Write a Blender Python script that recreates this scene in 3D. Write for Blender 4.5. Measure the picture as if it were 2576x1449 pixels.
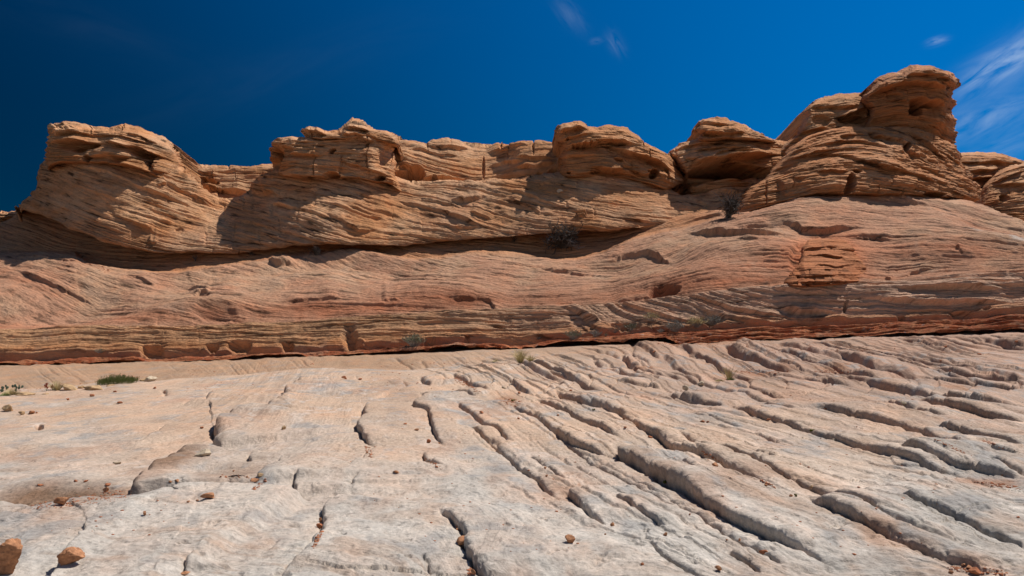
import bpy, math, random
import numpy as np
from mathutils import Vector

# ------------------------------------------------------------------ camera, sky, sun, exposure
for o in list(bpy.data.objects):
    bpy.data.objects.remove(o)
scene = bpy.context.scene
COL = scene.collection
FPX = 1740.0          # focal length in units of a 2576 px wide picture
HX, HY = 1288.0, 790.0  # principal column, eye level
EYE = 1.6
cam_d = bpy.data.cameras.new("camera")
cam = bpy.data.objects.new("camera", cam_d)
COL.objects.link(cam)
cam.location = (0, 0, EYE)
cam.rotation_euler = (math.radians(90), 0, 0)
cam_d.sensor_width = 36.0
cam_d.lens = 36.0 * FPX / 2576.0
cam_d.shift_y = (HY - 724.5) / 2576.0
cam_d.clip_end = 6000
scene.camera = cam

SUN = np.array([0.47, 0.25, 0.85]); SUN /= np.linalg.norm(SUN)
SUN_EL = math.asin(SUN[2]); SUN_AZ = math.atan2(SUN[0], SUN[1])
sun_d = bpy.data.lights.new("sun", 'SUN')
sun_d.energy = 4.6
sun_d.angle = math.radians(0.5)
sun_d.color = (1.0, 0.95, 0.88)
sun = bpy.data.objects.new("sun", sun_d)
COL.objects.link(sun)
sun.rotation_euler = Vector(SUN).to_track_quat('Z', 'Y').to_euler()

world = bpy.data.worlds.new("World")
scene.world = world
world.use_nodes = True

def N(nt, t, **kw):
    n = nt.nodes.new(t)
    for k, v in kw.items():
        setattr(n, k, v)
    return n

def link(nt, a, b):
    nt.links.new(a, b)

def mth(nt, op, a, b=None, c=None, clamp=False):
    n = nt.nodes.new('ShaderNodeMath'); n.operation = op; n.use_clamp = clamp
    for i, v in enumerate((a, b, c)):
        if v is None: continue
        if isinstance(v, (int, float)): n.inputs[i].default_value = v
        else: nt.links.new(v, n.inputs[i])
    return n.outputs[0]

def build_world():
    nt = world.node_tree
    nt.nodes.clear()
    out = N(nt, 'ShaderNodeOutputWorld'); bg = N(nt, 'ShaderNodeBackground')
    sky = N(nt, 'ShaderNodeTexSky', sky_type='NISHITA')
    sky.sun_disc = False
    sky.sun_elevation = SUN_EL; sky.sun_rotation = SUN_AZ
    sky.altitude = 1400; sky.air_density = 1.0; sky.dust_density = 0.3; sky.ozone_density = 3.0
    tc = N(nt, 'ShaderNodeTexCoord')
    nrm = N(nt, 'ShaderNodeVectorMath', operation='NORMALIZE'); link(nt, tc.outputs['Generated'], nrm.inputs[0])
    dot = N(nt, 'ShaderNodeVectorMath', operation='DOT_PRODUCT'); link(nt, nrm.outputs[0], dot.inputs[0])
    dot.inputs[1].default_value = tuple(SUN)
    c2 = mth(nt, 'MULTIPLY', dot.outputs['Value'], dot.outputs['Value'])
    pol = mth(nt, 'DIVIDE', mth(nt, 'SUBTRACT', 1.0, c2), mth(nt, 'ADD', 1.0, c2))   # sky-light polarisation
    keep = mth(nt, 'SUBTRACT', 1.0, mth(nt, 'MULTIPLY', pol, 0.90))
    mul = N(nt, 'ShaderNodeMix', data_type='RGBA', blend_type='MULTIPLY'); mul.inputs[0].default_value = 1
    link(nt, sky.outputs[0], mul.inputs[6]); mul.inputs[7].default_value = (0.0, 0.61, 1.11, 1)
    sc = N(nt, 'ShaderNodeVectorMath', operation='SCALE')
    link(nt, mul.outputs[2], sc.inputs[0]); link(nt, keep, sc.inputs['Scale'])
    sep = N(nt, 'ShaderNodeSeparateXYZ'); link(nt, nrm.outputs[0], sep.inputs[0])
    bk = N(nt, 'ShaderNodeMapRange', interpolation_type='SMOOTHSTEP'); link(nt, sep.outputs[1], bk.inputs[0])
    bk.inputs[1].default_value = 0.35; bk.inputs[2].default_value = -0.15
    hi = N(nt, 'ShaderNodeVectorMath', operation='SCALE'); link(nt, sky.outputs[0], hi.inputs[0]); hi.inputs['Scale'].default_value = 0.62  # sky behind the camera kept brighter, added as fill for shaded faces
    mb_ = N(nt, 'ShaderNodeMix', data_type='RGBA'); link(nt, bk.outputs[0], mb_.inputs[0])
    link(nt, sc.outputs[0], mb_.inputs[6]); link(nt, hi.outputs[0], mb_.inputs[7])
    # thin cirrus, laid out by direction in the sky
    yy = mth(nt, 'MAXIMUM', sep.outputs[1], 0.05)
    u = mth(nt, 'DIVIDE', sep.outputs[0], yy); v = mth(nt, 'DIVIDE', sep.outputs[2], yy)
    front = mth(nt, 'GREATER_THAN', sep.outputs[1], 0.05)
    def cloud(px, py, rx, ry, ang, amt, sc_, seed, stretch=5.0):
        cu, cv = (px - HX) / FPX, (HY - py) / FPX
        ca, sa = math.cos(math.radians(ang)), math.sin(math.radians(ang))
        du = mth(nt, 'SUBTRACT', u, cu); dv = mth(nt, 'SUBTRACT', v, cv)
        a = mth(nt, 'ADD', mth(nt, 'MULTIPLY', du, ca), mth(nt, 'MULTIPLY', dv, sa))
        b = mth(nt, 'SUBTRACT', mth(nt, 'MULTIPLY', dv, ca), mth(nt, 'MULTIPLY', du, sa))
        r2 = mth(nt, 'ADD', mth(nt, 'POWER', mth(nt, 'ABSOLUTE', mth(nt, 'DIVIDE', a, rx / FPX)), 2),
                 mth(nt, 'POWER', mth(nt, 'ABSOLUTE', mth(nt, 'DIVIDE', b, ry / FPX)), 2))
        m = mth(nt, 'EXPONENT', mth(nt, 'MULTIPLY', r2, -1))
        cmb = N(nt, 'ShaderNodeCombineXYZ')
        link(nt, mth(nt, 'MULTIPLY', a, sc_), cmb.inputs[0]); link(nt, mth(nt, 'MULTIPLY', b, sc_ * stretch), cmb.inputs[1])
        cmb.inputs[2].default_value = seed
        nz = N(nt, 'ShaderNodeTexNoise'); nz.inputs['Scale'].default_value = 1; nz.inputs['Detail'].default_value = 6
        nz.inputs['Distortion'].default_value = 0.8; nz.inputs['Roughness'].default_value = 0.55
        link(nt, cmb.outputs[0], nz.inputs['Vector'])
        k = mth(nt, 'MULTIPLY', mth(nt, 'SUBTRACT', nz.outputs[0], 0.33, clamp=True), 3.0, clamp=True)
        return mth(nt, 'MULTIPLY', mth(nt, 'MULTIPLY', m, k), amt)
    parts = [cloud(2520, 165, 120, 38, 32, 0.46, 11, 1.3, 5.0), cloud(2480, 300, 150, 40, 20, 0.26, 10, 4.1, 4.0),
             cloud(2600, 120, 90, 40, 40, 0.25, 14, 7.7, 5.0), cloud(2357, 104, 22, 9, 15, 0.28, 30, 9.0),
             cloud(1435, 35, 45, 22, -50, 0.09, 25, 2.2, 3.0), cloud(1548, 108, 28, 16, -60, 0.10, 30, 5.2, 3.0),
             cloud(2560, 360, 110, 30, 20, 0.15, 12, 6.1), cloud(1500, 103, 14, 8, 10, 0.09, 30, 8.2, 3.0),
             cloud(700, 180, 420, 60, 18, 0.008, 5, 3.2), cloud(200, 60, 300, 50, -18, 0.008, 5, 3.9)]
    tot = parts[0]
    for p in parts[1:]: tot = mth(nt, 'ADD', tot, p)
    tot = mth(nt, 'MULTIPLY', tot, front, clamp=True)
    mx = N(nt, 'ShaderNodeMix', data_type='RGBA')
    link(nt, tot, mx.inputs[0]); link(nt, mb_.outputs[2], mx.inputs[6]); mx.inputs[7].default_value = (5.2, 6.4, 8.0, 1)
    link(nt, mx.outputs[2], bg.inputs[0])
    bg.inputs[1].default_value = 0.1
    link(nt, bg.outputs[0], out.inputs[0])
build_world()
scene.view_settings.view_transform = 'Standard'
scene.view_settings.look = 'None'
scene.view_settings.exposure = 0.16
scene.view_settings.gamma = 1.0
scene.cycles.max_bounces = 6
scene.cycles.diffuse_bounces = 4

# ------------------------------------------------------------------ numpy noise
def _h(ix, iy, iz, seed):
    h = (ix.astype(np.int64) * 374761393 + iy.astype(np.int64) * 668265263 + iz.astype(np.int64) * 2147483647 + seed * 1274126177) & 0xFFFFFFFF
    h = ((h ^ (h >> 13)) * 1274126177) & 0xFFFFFFFF
    h = ((h ^ (h >> 16)) * 2246822519) & 0xFFFFFFFF
    return (h ^ (h >> 13)) & 0xFFFFFF

_G = np.array([[1,1,0],[-1,1,0],[1,-1,0],[-1,-1,0],[1,0,1],[-1,0,1],[1,0,-1],[-1,0,-1],[0,1,1],[0,-1,1],[0,1,-1],[0,-1,-1],[1,1,0],[-1,1,0],[0,-1,1],[0,-1,-1]], float)

def pn(x, y, z=None, seed=0):
    """gradient noise, about -1..1"""
    x = np.asarray(x, float); y = np.asarray(y, float)
    z = np.zeros_like(x) + 0.37 if z is None else np.asarray(z, float)
    x, y, z = np.broadcast_arrays(x, y, z)
    xi, yi, zi = np.floor(x), np.floor(y), np.floor(z)
    xf, yf, zf = x - xi, y - yi, z - zi
    xi = xi.astype(np.int64); yi = yi.astype(np.int64); zi = zi.astype(np.int64)
    u = xf**3 * (xf * (xf * 6 - 15) + 10); v = yf**3 * (yf * (yf * 6 - 15) + 10); w = zf**3 * (zf * (zf * 6 - 15) + 10)
    res = 0
    for dx in (0, 1):
        for dy in (0, 1):
            for dz in (0, 1):
                g = _G[_h(xi + dx, yi + dy, zi + dz, seed) & 15]
                d = g[..., 0] * (xf - dx) + g[..., 1] * (yf - dy) + g[..., 2] * (zf - dz)
                wt = (u if dx else 1 - u) * (v if dy else 1 - v) * (w if dz else 1 - w)
                res = res + wt * d
    return res * 1.3

def fbm(x, y, z=None, oct=4, seed=0, gain=0.5):
    r = 0; a = 1.0; f = 1.0; t = 0
    for i in range(oct):
        r = r + a * pn(x * f, y * f, None if z is None else z * f, seed + i * 17)
        t += a; a *= gain; f *= 2.03
    return r / t

def h1(k, seed=0):
    k = np.asarray(k)
    return _h(k, k * 0 + 7, k * 0 + 3, seed) / float(0xFFFFFF)

def vn1(x, seed=0):
    i = np.floor(x); f = x - i; f = f * f * (3 - 2 * f); i = i.astype(np.int64)
    return h1(i, seed) * (1 - f) + h1(i + 1, seed) * f

def sst(a, b, x):
    t = np.clip((x - a) / (b - a), 0, 1)
    return t * t * (3 - 2 * t)

def beds(b, along, seed=0, edge=0.3, fr=1.0):
    """random beds stacked along b: (protrusion 0..1, notch 0..1 between beds); they pinch out along the bedding"""
    k = np.floor(b); f = b - k; ki = k.astype(np.int64)
    def p(kk):
        hh = h1(kk, seed)
        return 0.45 * hh + 0.55 * vn1(along * fr + hh * 997.0, seed + 5)
    t = sst(1 - edge, 1.0, f)
    pr = p(ki) * (1 - t) + p(ki + 1) * t
    nn = h1(ki, seed + 9) * sst(0.35, 0.7, vn1(along * fr * 0.8 + h1(ki, seed + 3) * 531.0, seed + 8))
    notch = np.exp(-((f - (1 - edge * 0.4)) / 0.15) ** 2) * nn
    return pr, notch

def rbf(pts):
    pts = np.array(pts, float); X = pts[:, :2] / 1000.0; V = pts[:, 2]
    n = len(X)
    def ker(r2): return 0.5 * r2 * np.log(r2 + 1e-9)
    d2 = ((X[:, None] - X[None]) ** 2).sum(-1)
    A = np.zeros((n + 3, n + 3)); A[:n, :n] = ker(d2) + np.eye(n) * 1e-4
    A[:n, n] = 1; A[:n, n + 1:] = X; A[n, :n] = 1; A[n + 1:, :n] = X.T
    w = np.linalg.solve(A, np.concatenate([V, np.zeros(3)]))
    def f(px, py):
        x = px / 1000.0; y = py / 1000.0
        r = w[n] + w[n + 1] * x + w[n + 2] * y
        for i in range(n):
            r = r + w[i] * ker((x - X[i, 0]) ** 2 + (y - X[i, 1]) ** 2)
        return r
    return f

# picture regions I traced in -> common 2576 px frame
REG = dict(D=(0, 0, 1.0), z1=(0, 268.3, .3009), z2=(603.7, 268.3, .3009), z3=(1274.6, 268.3, .3009), z4=(1838.1, 134.2, .3009),
           z5=(0, 603.7, .33854), z6=(858.6, 603.7, .33854), z7=(1703.9, 469.6, .34717),
           A=(0, 939.2, .35179), B=(858.6, 939.2, .35179), C=(1703.9, 939.2, .35179), M=(972.7, 805.0, .36458))
def tr(reg, pts):
    x0, y0, s = REG[reg]
    return [(x0 + p[0] * s, y0 + p[1] * s) for p in pts]

def contours(*cs, ref=(0, 1), reg_=0.012):
    """bedding coordinate whose level lines run along every traced line (least squares on directions)"""
    S = []; Tn = []
    for val, reg, pts in cs:
        p = resamp(tr(reg, pts), max(5, 2 * len(pts)))
        d = np.gradient(p, axis=0); d /= np.linalg.norm(d, axis=1, keepdims=True) + 1e-9
        S.append(p); Tn.append(d)
    S = np.concatenate(S); Tn = np.concatenate(Tn)
    lo, hi = S.min(0) - 40, S.max(0) + 40
    nx = int(np.clip((hi[0] - lo[0]) / 90, 4, 16)); ny = int(np.clip((hi[1] - lo[1]) / 60, 4, 8))
    cx, cy = np.meshgrid(np.linspace(lo[0], hi[0], nx), np.linspace(lo[1], hi[1], ny))
    C = np.c_[cx.ravel(), cy.ravel()]; sg = np.array([(hi[0] - lo[0]) / (nx - 1), (hi[1] - lo[1]) / (ny - 1)]) * 1.15
    dx = (S[:, None] - C[None]) / sg
    g = np.exp(-0.5 * (dx ** 2).sum(-1))
    G = -dx / sg * g[..., None]                       # gradient of each gaussian at each sample
    nrm = np.c_[-Tn[:, 1], Tn[:, 0]]; nrm *= np.sign(nrm @ np.array(ref, float)[:, None] + 1e-9)
    A = np.concatenate([8 * (G * Tn[:, None]).sum(-1), 1.0 * (G * nrm[:, None]).sum(-1), reg_ * np.eye(len(C))])
    b = np.concatenate([-8 * Tn[:, 1], 1.0 * (1 - nrm[:, 1]), np.zeros(len(C))])
    w = np.linalg.lstsq(A, b, rcond=None)[0]
    def f(px, py):
        r = py.astype(float).copy()
        for j in range(len(C)):
            if abs(w[j]) > 1e-4:
                r += w[j] * np.exp(-0.5 * (((px - C[j, 0]) / sg[0]) ** 2 + ((py - C[j, 1]) / sg[1]) ** 2))
        return r
    return f

def vcontours(*cs):
    """(value, region, pts) -> rbf scalar field"""
    out = []
    for val, reg, pts in cs:
        for p in resamp(tr(reg, pts), max(3, min(9, len(pts) + 1))):
            out.append((p[0], p[1], val))
    return rbf(out)

def resamp(pts, n):
    p = np.array(pts, float); d = np.r_[0, np.cumsum(np.hypot(*np.diff(p, axis=0).T))]
    t = np.linspace(0, d[-1], n)
    return np.c_[np.interp(t, d, p[:, 0]), np.interp(t, d, p[:, 1])]

def curve_at(pts, t):
    p = np.array(pts, float); d = np.r_[0, np.cumsum(np.hypot(*np.diff(p, axis=0).T))]; d /= d[-1]
    return np.c_[np.interp(t, d, p[:, 0]), np.interp(t, d, p[:, 1])]

def polydist(x, y, poly):
    """signed distance (positive on the left-hand side of travel in an x-right y-up frame) and position 0..1 along it"""
    poly = np.array(poly, float)
    best = np.full(x.shape, 1e9); sgn = np.ones(x.shape); tt = np.zeros(x.shape)
    L = np.r_[0, np.cumsum(np.hypot(*np.diff(poly, axis=0).T))]
    for i in range(len(poly) - 1):
        ax, ay = poly[i]; bx, by = poly[i + 1]; dx, dy = bx - ax, by - ay; l2 = dx * dx + dy * dy + 1e-12
        t = np.clip(((x - ax) * dx + (y - ay) * dy) / l2, 0, 1)
        ex, ey = x - ax - t * dx, y - ay - t * dy
        d = ex * ex + ey * ey
        m = d < best
        best = np.where(m, d, best)
        sgn = np.where(m, np.sign(dx * (y - ay) - dy * (x - ax)), sgn)
        tt = np.where(m, (L[i] + t * math.sqrt(l2)) / L[-1], tt)
    return np.sqrt(best) * sgn, tt

# ------------------------------------------------------------------ materials
def rock_material(name, bedscale=0.22, bump=0.6, streak=0.35, grain=18.0, rough=0.92, lines=0.5, fine=1.0, lam_bump=None, bd=.16):
    m = bpy.data.materials.new(name); m.use_nodes = True
    nt = m.node_tree; nt.nodes.clear()
    out = N(nt, 'ShaderNodeOutputMaterial'); bs = N(nt, 'ShaderNodeBsdfPrincipled')
    bs.inputs['Roughness'].default_value = rough
    bs.inputs['Specular IOR Level'].default_value = 0.12
    link(nt, bs.outputs[0], out.inputs[0])
    tint = N(nt, 'ShaderNodeAttribute', attribute_name='tint')
    bed = N(nt, 'ShaderNodeAttribute', attribute_name='bed')
    geo = N(nt, 'ShaderNodeNewGeometry')
    sep = N(nt, 'ShaderNodeSeparateXYZ'); link(nt, geo.outputs['Position'], sep.inputs[0])
    # lamination coordinates: across the beds quickly, along them slowly
    cmb = N(nt, 'ShaderNodeCombineXYZ')
    link(nt, mth(nt, 'MULTIPLY', bed.outputs['Fac'], bedscale), cmb.inputs[0])
    link(nt, mth(nt, 'MULTIPLY', sep.outputs[0], 0.55), cmb.inputs[1])
    link(nt, mth(nt, 'MULTIPLY', mth(nt, 'ADD', sep.outputs[1], sep.outputs[2]), 0.35), cmb.inputs[2])
    lam = N(nt, 'ShaderNodeTexNoise'); lam.inputs['Scale'].default_value = 1.0; lam.inputs['Detail'].default_value = 5
    lam.inputs['Roughness'].default_value = 0.65
    link(nt, cmb.outputs[0], lam.inputs['Vector'])
    n1 = N(nt, 'ShaderNodeTexNoise'); n1.inputs['Scale'].default_value = grain; n1.inputs['Detail'].default_value = 8; n1.inputs['Roughness'].default_value = 0.7
    link(nt, geo.outputs['Position'], n1.inputs['Vector'])
    n2 = N(nt, 'ShaderNodeTexNoise'); n2.inputs['Scale'].default_value = 1.3; n2.inputs['Detail'].default_value = 6; n2.inputs['Roughness'].default_value = 0.6
    link(nt, geo.outputs['Position'], n2.inputs['Vector'])
    # brightness variation
    k = mth(nt, 'ADD', 1.0, mth(nt, 'MULTIPLY', mth(nt, 'SUBTRACT', lam.outputs[0], 0.5), streak * 2.2))
    k = mth(nt, 'MULTIPLY', k, mth(nt, 'ADD', 1.0, mth(nt, 'MULTIPLY', mth(nt, 'SUBTRACT', n1.outputs[0], 0.5), 0.55 * fine)))
    k = mth(nt, 'MULTIPLY', k, mth(nt, 'ADD', 1.0, mth(nt, 'MULTIPLY', mth(nt, 'SUBTRACT', n2.outputs[0], 0.5), 0.5)))
    # dark lines in the lamination grooves: varnish and dirt, plus painted crack shade
    ln = N(nt, 'ShaderNodeMapRange'); link(nt, lam.outputs[0], ln.inputs[0])
    ln.inputs[1].default_value = 0.43; ln.inputs[2].default_value = 0.34; ln.inputs[3].default_value = 0.0; ln.inputs[4].default_value = lines
    k = mth(nt, 'MULTIPLY', k, mth(nt, 'SUBTRACT', 1.0, ln.outputs[0]))
    vm = N(nt, 'ShaderNodeVectorMath', operation='SCALE')
    link(nt, tint.outputs['Color'], vm.inputs[0]); link(nt, k, vm.inputs['Scale'])
    # hue drift: rusty patches
    mixh = N(nt, 'ShaderNodeMix', data_type='RGBA', blend_type='MULTIPLY')
    rr = N(nt, 'ShaderNodeMapRange'); link(nt, n2.outputs[0], rr.inputs[0]); rr.inputs[1].default_value = 0.45; rr.inputs[2].default_value = 0.7
    link(nt, mth(nt, 'MULTIPLY', rr.outputs[0], 0.6), mixh.inputs[0])
    link(nt, vm.outputs[0], mixh.inputs[6]); mixh.inputs[7].default_value = (1.05, 0.86, 0.74, 1)
    link(nt, mixh.outputs[2], bs.inputs['Base Color'])
    b1 = N(nt, 'ShaderNodeBump'); b1.inputs['Strength'].default_value = bump if lam_bump is None else lam_bump; b1.inputs['Distance'].default_value = bd
    link(nt, lam.outputs[0], b1.inputs['Height'])
    b2 = N(nt, 'ShaderNodeBump'); b2.inputs['Strength'].default_value = min(1, bump * 0.8); b2.inputs['Distance'].default_value = 0.6 / grain
    link(nt, n1.outputs[0], b2.inputs['Height']); link(nt, b1.outputs[0], b2.inputs['Normal'])
    link(nt, b2.outputs[0], bs.inputs['Normal'])
    return m

def plain_material(name, col, rough=0.85, var=0.3, scale=40.0, col2=None):
    m = bpy.data.materials.new(name); m.use_nodes = True
    nt = m.node_tree; bs = nt.nodes['Principled BSDF']
    bs.inputs['Roughness'].default_value = rough; bs.inputs['Specular IOR Level'].default_value = 0.15
    geo = N(nt, 'ShaderNodeNewGeometry')
    nz = N(nt, 'ShaderNodeTexNoise'); nz.inputs['Scale'].default_value = scale; nz.inputs['Detail'].default_value = 6; nz.inputs['Roughness'].default_value = 0.65
    link(nt, geo.outputs['Position'], nz.inputs['Vector'])
    cr = N(nt, 'ShaderNodeMix', data_type='RGBA')
    mr = N(nt, 'ShaderNodeMapRange'); link(nt, nz.outputs[0], mr.inputs[0]); mr.inputs[1].default_value = 0.35; mr.inputs[2].default_value = 0.65
    link(nt, mr.outputs[0], cr.inputs[0])
    c2 = col2 or tuple(c * (1 - var) for c in col)
    cr.inputs[6].default_value = (*c2, 1); cr.inputs[7].default_value = (*[min(1, c * (1 + var * .5)) for c in col], 1)
    link(nt, cr.outputs[2], bs.inputs['Base Color'])
    bp = N(nt, 'ShaderNodeBump'); bp.inputs['Strength'].default_value = 0.6; bp.inputs['Distance'].default_value = 0.3 / scale
    link(nt, nz.outputs[0], bp.inputs['Height']); link(nt, bp.outputs[0], bs.inputs['Normal'])
    return m

# ------------------------------------------------------------------ mesh building
def tag(o, label=None, cat=None, group=None, kind=None):
    if label: o['label'] = label
    if cat: o['category'] = cat
    if group: o['group'] = group
    if kind: o['kind'] = kind
    return o

def grid_mesh(name, P, mat, tint=None, bed=None, wrap=False, parent=None, flip=False):
    """P (rows, cols, 3)"""
    nr, nc = P.shape[:2]
    me = bpy.data.meshes.new(name)
    idx = np.arange(nr * nc).reshape(nr, nc)
    if wrap: idx = np.c_[idx, idx[:, :1]]
    a, b, c, d = idx[:-1, :-1], idx[:-1, 1:], idx[1:, 1:], idx[1:, :-1]
    q = np.stack([a, b, c, d], -1).reshape(-1, 4)
    if flip: q = q[:, ::-1]
    me.vertices.add(nr * nc); me.vertices.foreach_set('co', P.reshape(-1).astype(np.float32))
    me.loops.add(q.size); me.loops.foreach_set('vertex_index', q.reshape(-1).astype(np.int32))
    me.polygons.add(len(q)); me.polygons.foreach_set('loop_start', np.arange(0, q.size, 4, dtype=np.int32))
    me.polygons.foreach_set('use_smooth', np.ones(len(q), bool))
    me.update()
    if tint is not None:
        at = me.attributes.new('tint', 'FLOAT_COLOR', 'POINT')
        c4 = np.ones((nr * nc, 4), np.float32); c4[:, :3] = tint.reshape(-1, 3)
        at.data.foreach_set('color', c4.reshape(-1))
    if bed is not None:
        at = me.attributes.new('bed', 'FLOAT', 'POINT'); at.data.foreach_set('value', bed.reshape(-1).astype(np.float32))
    me.materials.append(mat)
    o = bpy.data.objects.new(name, me); COL.objects.link(o)
    if parent is not None: o.parent = parent
    return o

def unproj(px, py, Y):
    return np.stack([(px - HX) / FPX * Y, Y + 0 * px, EYE + (HY - py) / FPX * Y], -1)

def proj(P):
    return HX + FPX * P[..., 0] / P[..., 1], HY - FPX * (P[..., 2] - EYE) / P[..., 1]

PLACE = []   # surfaces that things can stand on, as projected points
def remember(P):
    x, y = proj(P); PLACE.append((x.ravel(), y.ravel(), P.reshape(-1, 3)))

def locate(px, py, r=5.0):
    best = None
    for x, y, P in PLACE:
        m = np.nonzero((np.abs(x - px) < r) & (np.abs(y - py) < r))[0]
        if len(m):
            yy = P[m, 1]; near = m[yy < yy.min() + 0.35]
            j = near[np.argmin((x[near] - px) ** 2 + (y[near] - py) ** 2)]
            if best is None or P[j, 1] < best[1] - 0.2: best = P[j]
    if best is None:
        return locate(px, py, r * 2) if r < 80 else unproj(np.array(px), np.array(py), 20.0)
    return best

def grid_normals(P):
    du = np.gradient(P, axis=1); dv = np.gradient(P, axis=0)
    n = np.cross(du, dv); n /= np.linalg.norm(n, axis=-1, keepdims=True) + 1e-9
    return n

def lerp3(a, b, t):
    return np.array(a) * (1 - t[..., None]) + np.array(b) * t[..., None]

# relief helpers (in the 2576 px frame, result in metres outward)
def ledge(PX, PY, reg, pts, H, up=40.0, dn=18.0, taper=0.3, rec=0.6, rough=3.0, seed=1):
    """rock above the line stands out, rock below it is undercut (pts run left to right)"""
    poly = [(p[0], -p[1]) for p in tr(reg, pts)]
    xs = [p[0] for p in poly]; ys = [-p[1] for p in poly]
    R = np.zeros(PX.shape); pad = max(up, dn) * 2.5
    m = (PX > min(xs) - pad) & (PX < max(xs) + pad) & (PY > min(ys) - pad) & (PY < max(ys) + pad)
    if not m.any(): return R
    x, y = PX[m], PY[m]
    w = rough * fbm(x / 22.0, y / 22.0, oct=3, seed=seed)
    d, t = polydist(x, -(y + w), poly)
    taper = max(taper, .3); dn = dn * .55; rec = rec * .7
    e = sst(0, taper, t) * sst(0, taper, 1 - t) * (0.45 + 0.8 * vn1(t * 5 + len(pts) * 7.3 + H * 50, 3))
    up = up * (0.5 + 0.9 * vn1(t * 4 + H * 90, 5))
    s = sst(-1.6, 1.6, d)
    h = s * np.exp(-np.maximum(d, 0) / up) - (1 - s) * rec * np.exp(-np.maximum(-d, 0) / dn)
    R[m] = H * h * e
    return R

def dent(PX, PY, reg, cx, cy, rx, ry, depth, ang=0, soft=0.35, rough=0.18, seed=3):
    (x0, y0), s = tr(reg, [(cx, cy)])[0], REG[reg][2]
    rx, ry = rx * s, ry * s
    R = np.zeros(PX.shape)
    rr = max(rx, ry) * 1.8
    m = (np.abs(PX - x0) < rr) & (np.abs(PY - y0) < rr)
    if not m.any(): return R
    x, y = PX[m] - x0, PY[m] - y0
    c, sn = math.cos(math.radians(ang)), math.sin(math.radians(ang))
    a, b = (x * c + y * sn) / rx, (-x * sn + y * c) / ry
    q = np.sqrt(a * a + b * b) + rough * fbm(PX[m] / (rx * .7 + 4), PY[m] / (ry * .7 + 4), oct=3, seed=seed)
    R[m] = -depth * (1 - sst(1 - soft, 1 + soft * 0.4, q))
    return R

def blob(PX, PY, reg, cx, cy, rx, ry, h, ang=0):
    (x0, y0), s = tr(reg, [(cx, cy)])[0], REG[reg][2]
    x, y = PX - x0, PY - y0
    c, sn = math.cos(math.radians(ang)), math.sin(math.radians(ang))
    a, b = (x * c + y * sn) / (rx * s), (-x * sn + y * c) / (ry * s)
    return h * np.exp(-(a * a + b * b))

def strata(B, PX, PY, P, seed, a1=0.16, a2=0.07, a3=0.03, l1=26.0, l2=10.0, l3=5.0, fr=1 / 160.0, warp=2.0, notch=1.0, joint=1.0):
    """real relief of weathered beds along the bedding coordinate B (2576 px units)"""
    al = PX + 0.2 * PY
    w = warp * fbm(PX / 90.0, PY / 40.0, oct=3, seed=seed + 40)
    p1, n1 = beds((B + w) / l1, al, seed, 0.35, fr)
    p2, n2 = beds((B + w * .6) / l2, al, seed + 1, 0.35, fr * 1.7)
    p3, n3 = beds((B + w * .4) / l3, al, seed + 2, 0.4, fr * 2.5)
    wj = 6 * fbm(PX / 40.0, PY / 40.0, oct=3, seed=seed + 60)
    kb = np.floor((B + w) / l1).astype(np.int64); q = (PX + wj) / (l1 * 2.6) + h1(kb, seed + 20) * 37.0
    kj = np.floor(q).astype(np.int64); fj = q - kj
    gj = sst(0.0, .35, fbm(PX / 170.0, PY / 120.0, oct=2, seed=seed + 62)) * joint
    bl = h1(kj * 131 + kb * 17, seed + 21) - .5
    edge_ = np.exp(-(np.minimum(fj, 1 - fj) / .035) ** 2) * (h1(kj * 57 + kb * 5, seed + 22) > .45)
    jr = gj * (a1 * 1.3 * bl * sst(0, .05, fj) * sst(0, .05, 1 - fj) - a1 * .9 * edge_)
    amp = 0.55 + 0.9 * sst(-0.35, 0.45, fbm(PX / 240.0, PY / 110.0, oct=3, seed=seed + 77))
    r = jr + a1 * (p1 - .5) - notch * a1 * .7 * n1 + amp * (a2 * (p2 - .5) - notch * a2 * 1.1 * n2 + a3 * (p3 - .5) - notch * a3 * .9 * n3)
    return r

def general(P, seed, a=0.2, s=0.5):
    return a * fbm(P[..., 0] * s, P[..., 1] * s, P[..., 2] * s, oct=5, seed=seed)

TAN = (0.50, 0.335, 0.215)      # buff sandstone
BUFF = (0.47, 0.34, 0.245)
ORANGE = (0.50, 0.26, 0.12)
RED = (0.36, 0.135, 0.07)
PINK = (0.46, 0.30, 0.215)
PALE = (0.60, 0.46, 0.32)

def line_interp(reg, pts):
    p = np.array(tr(reg, pts)); o = np.argsort(p[:, 0]); p = p[o]
    return lambda x: np.interp(x, p[:, 0], p[:, 1])

def join_lines(*ls):
    pts = []
    for reg, p in ls: pts += tr(reg, p)
    return pts

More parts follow.
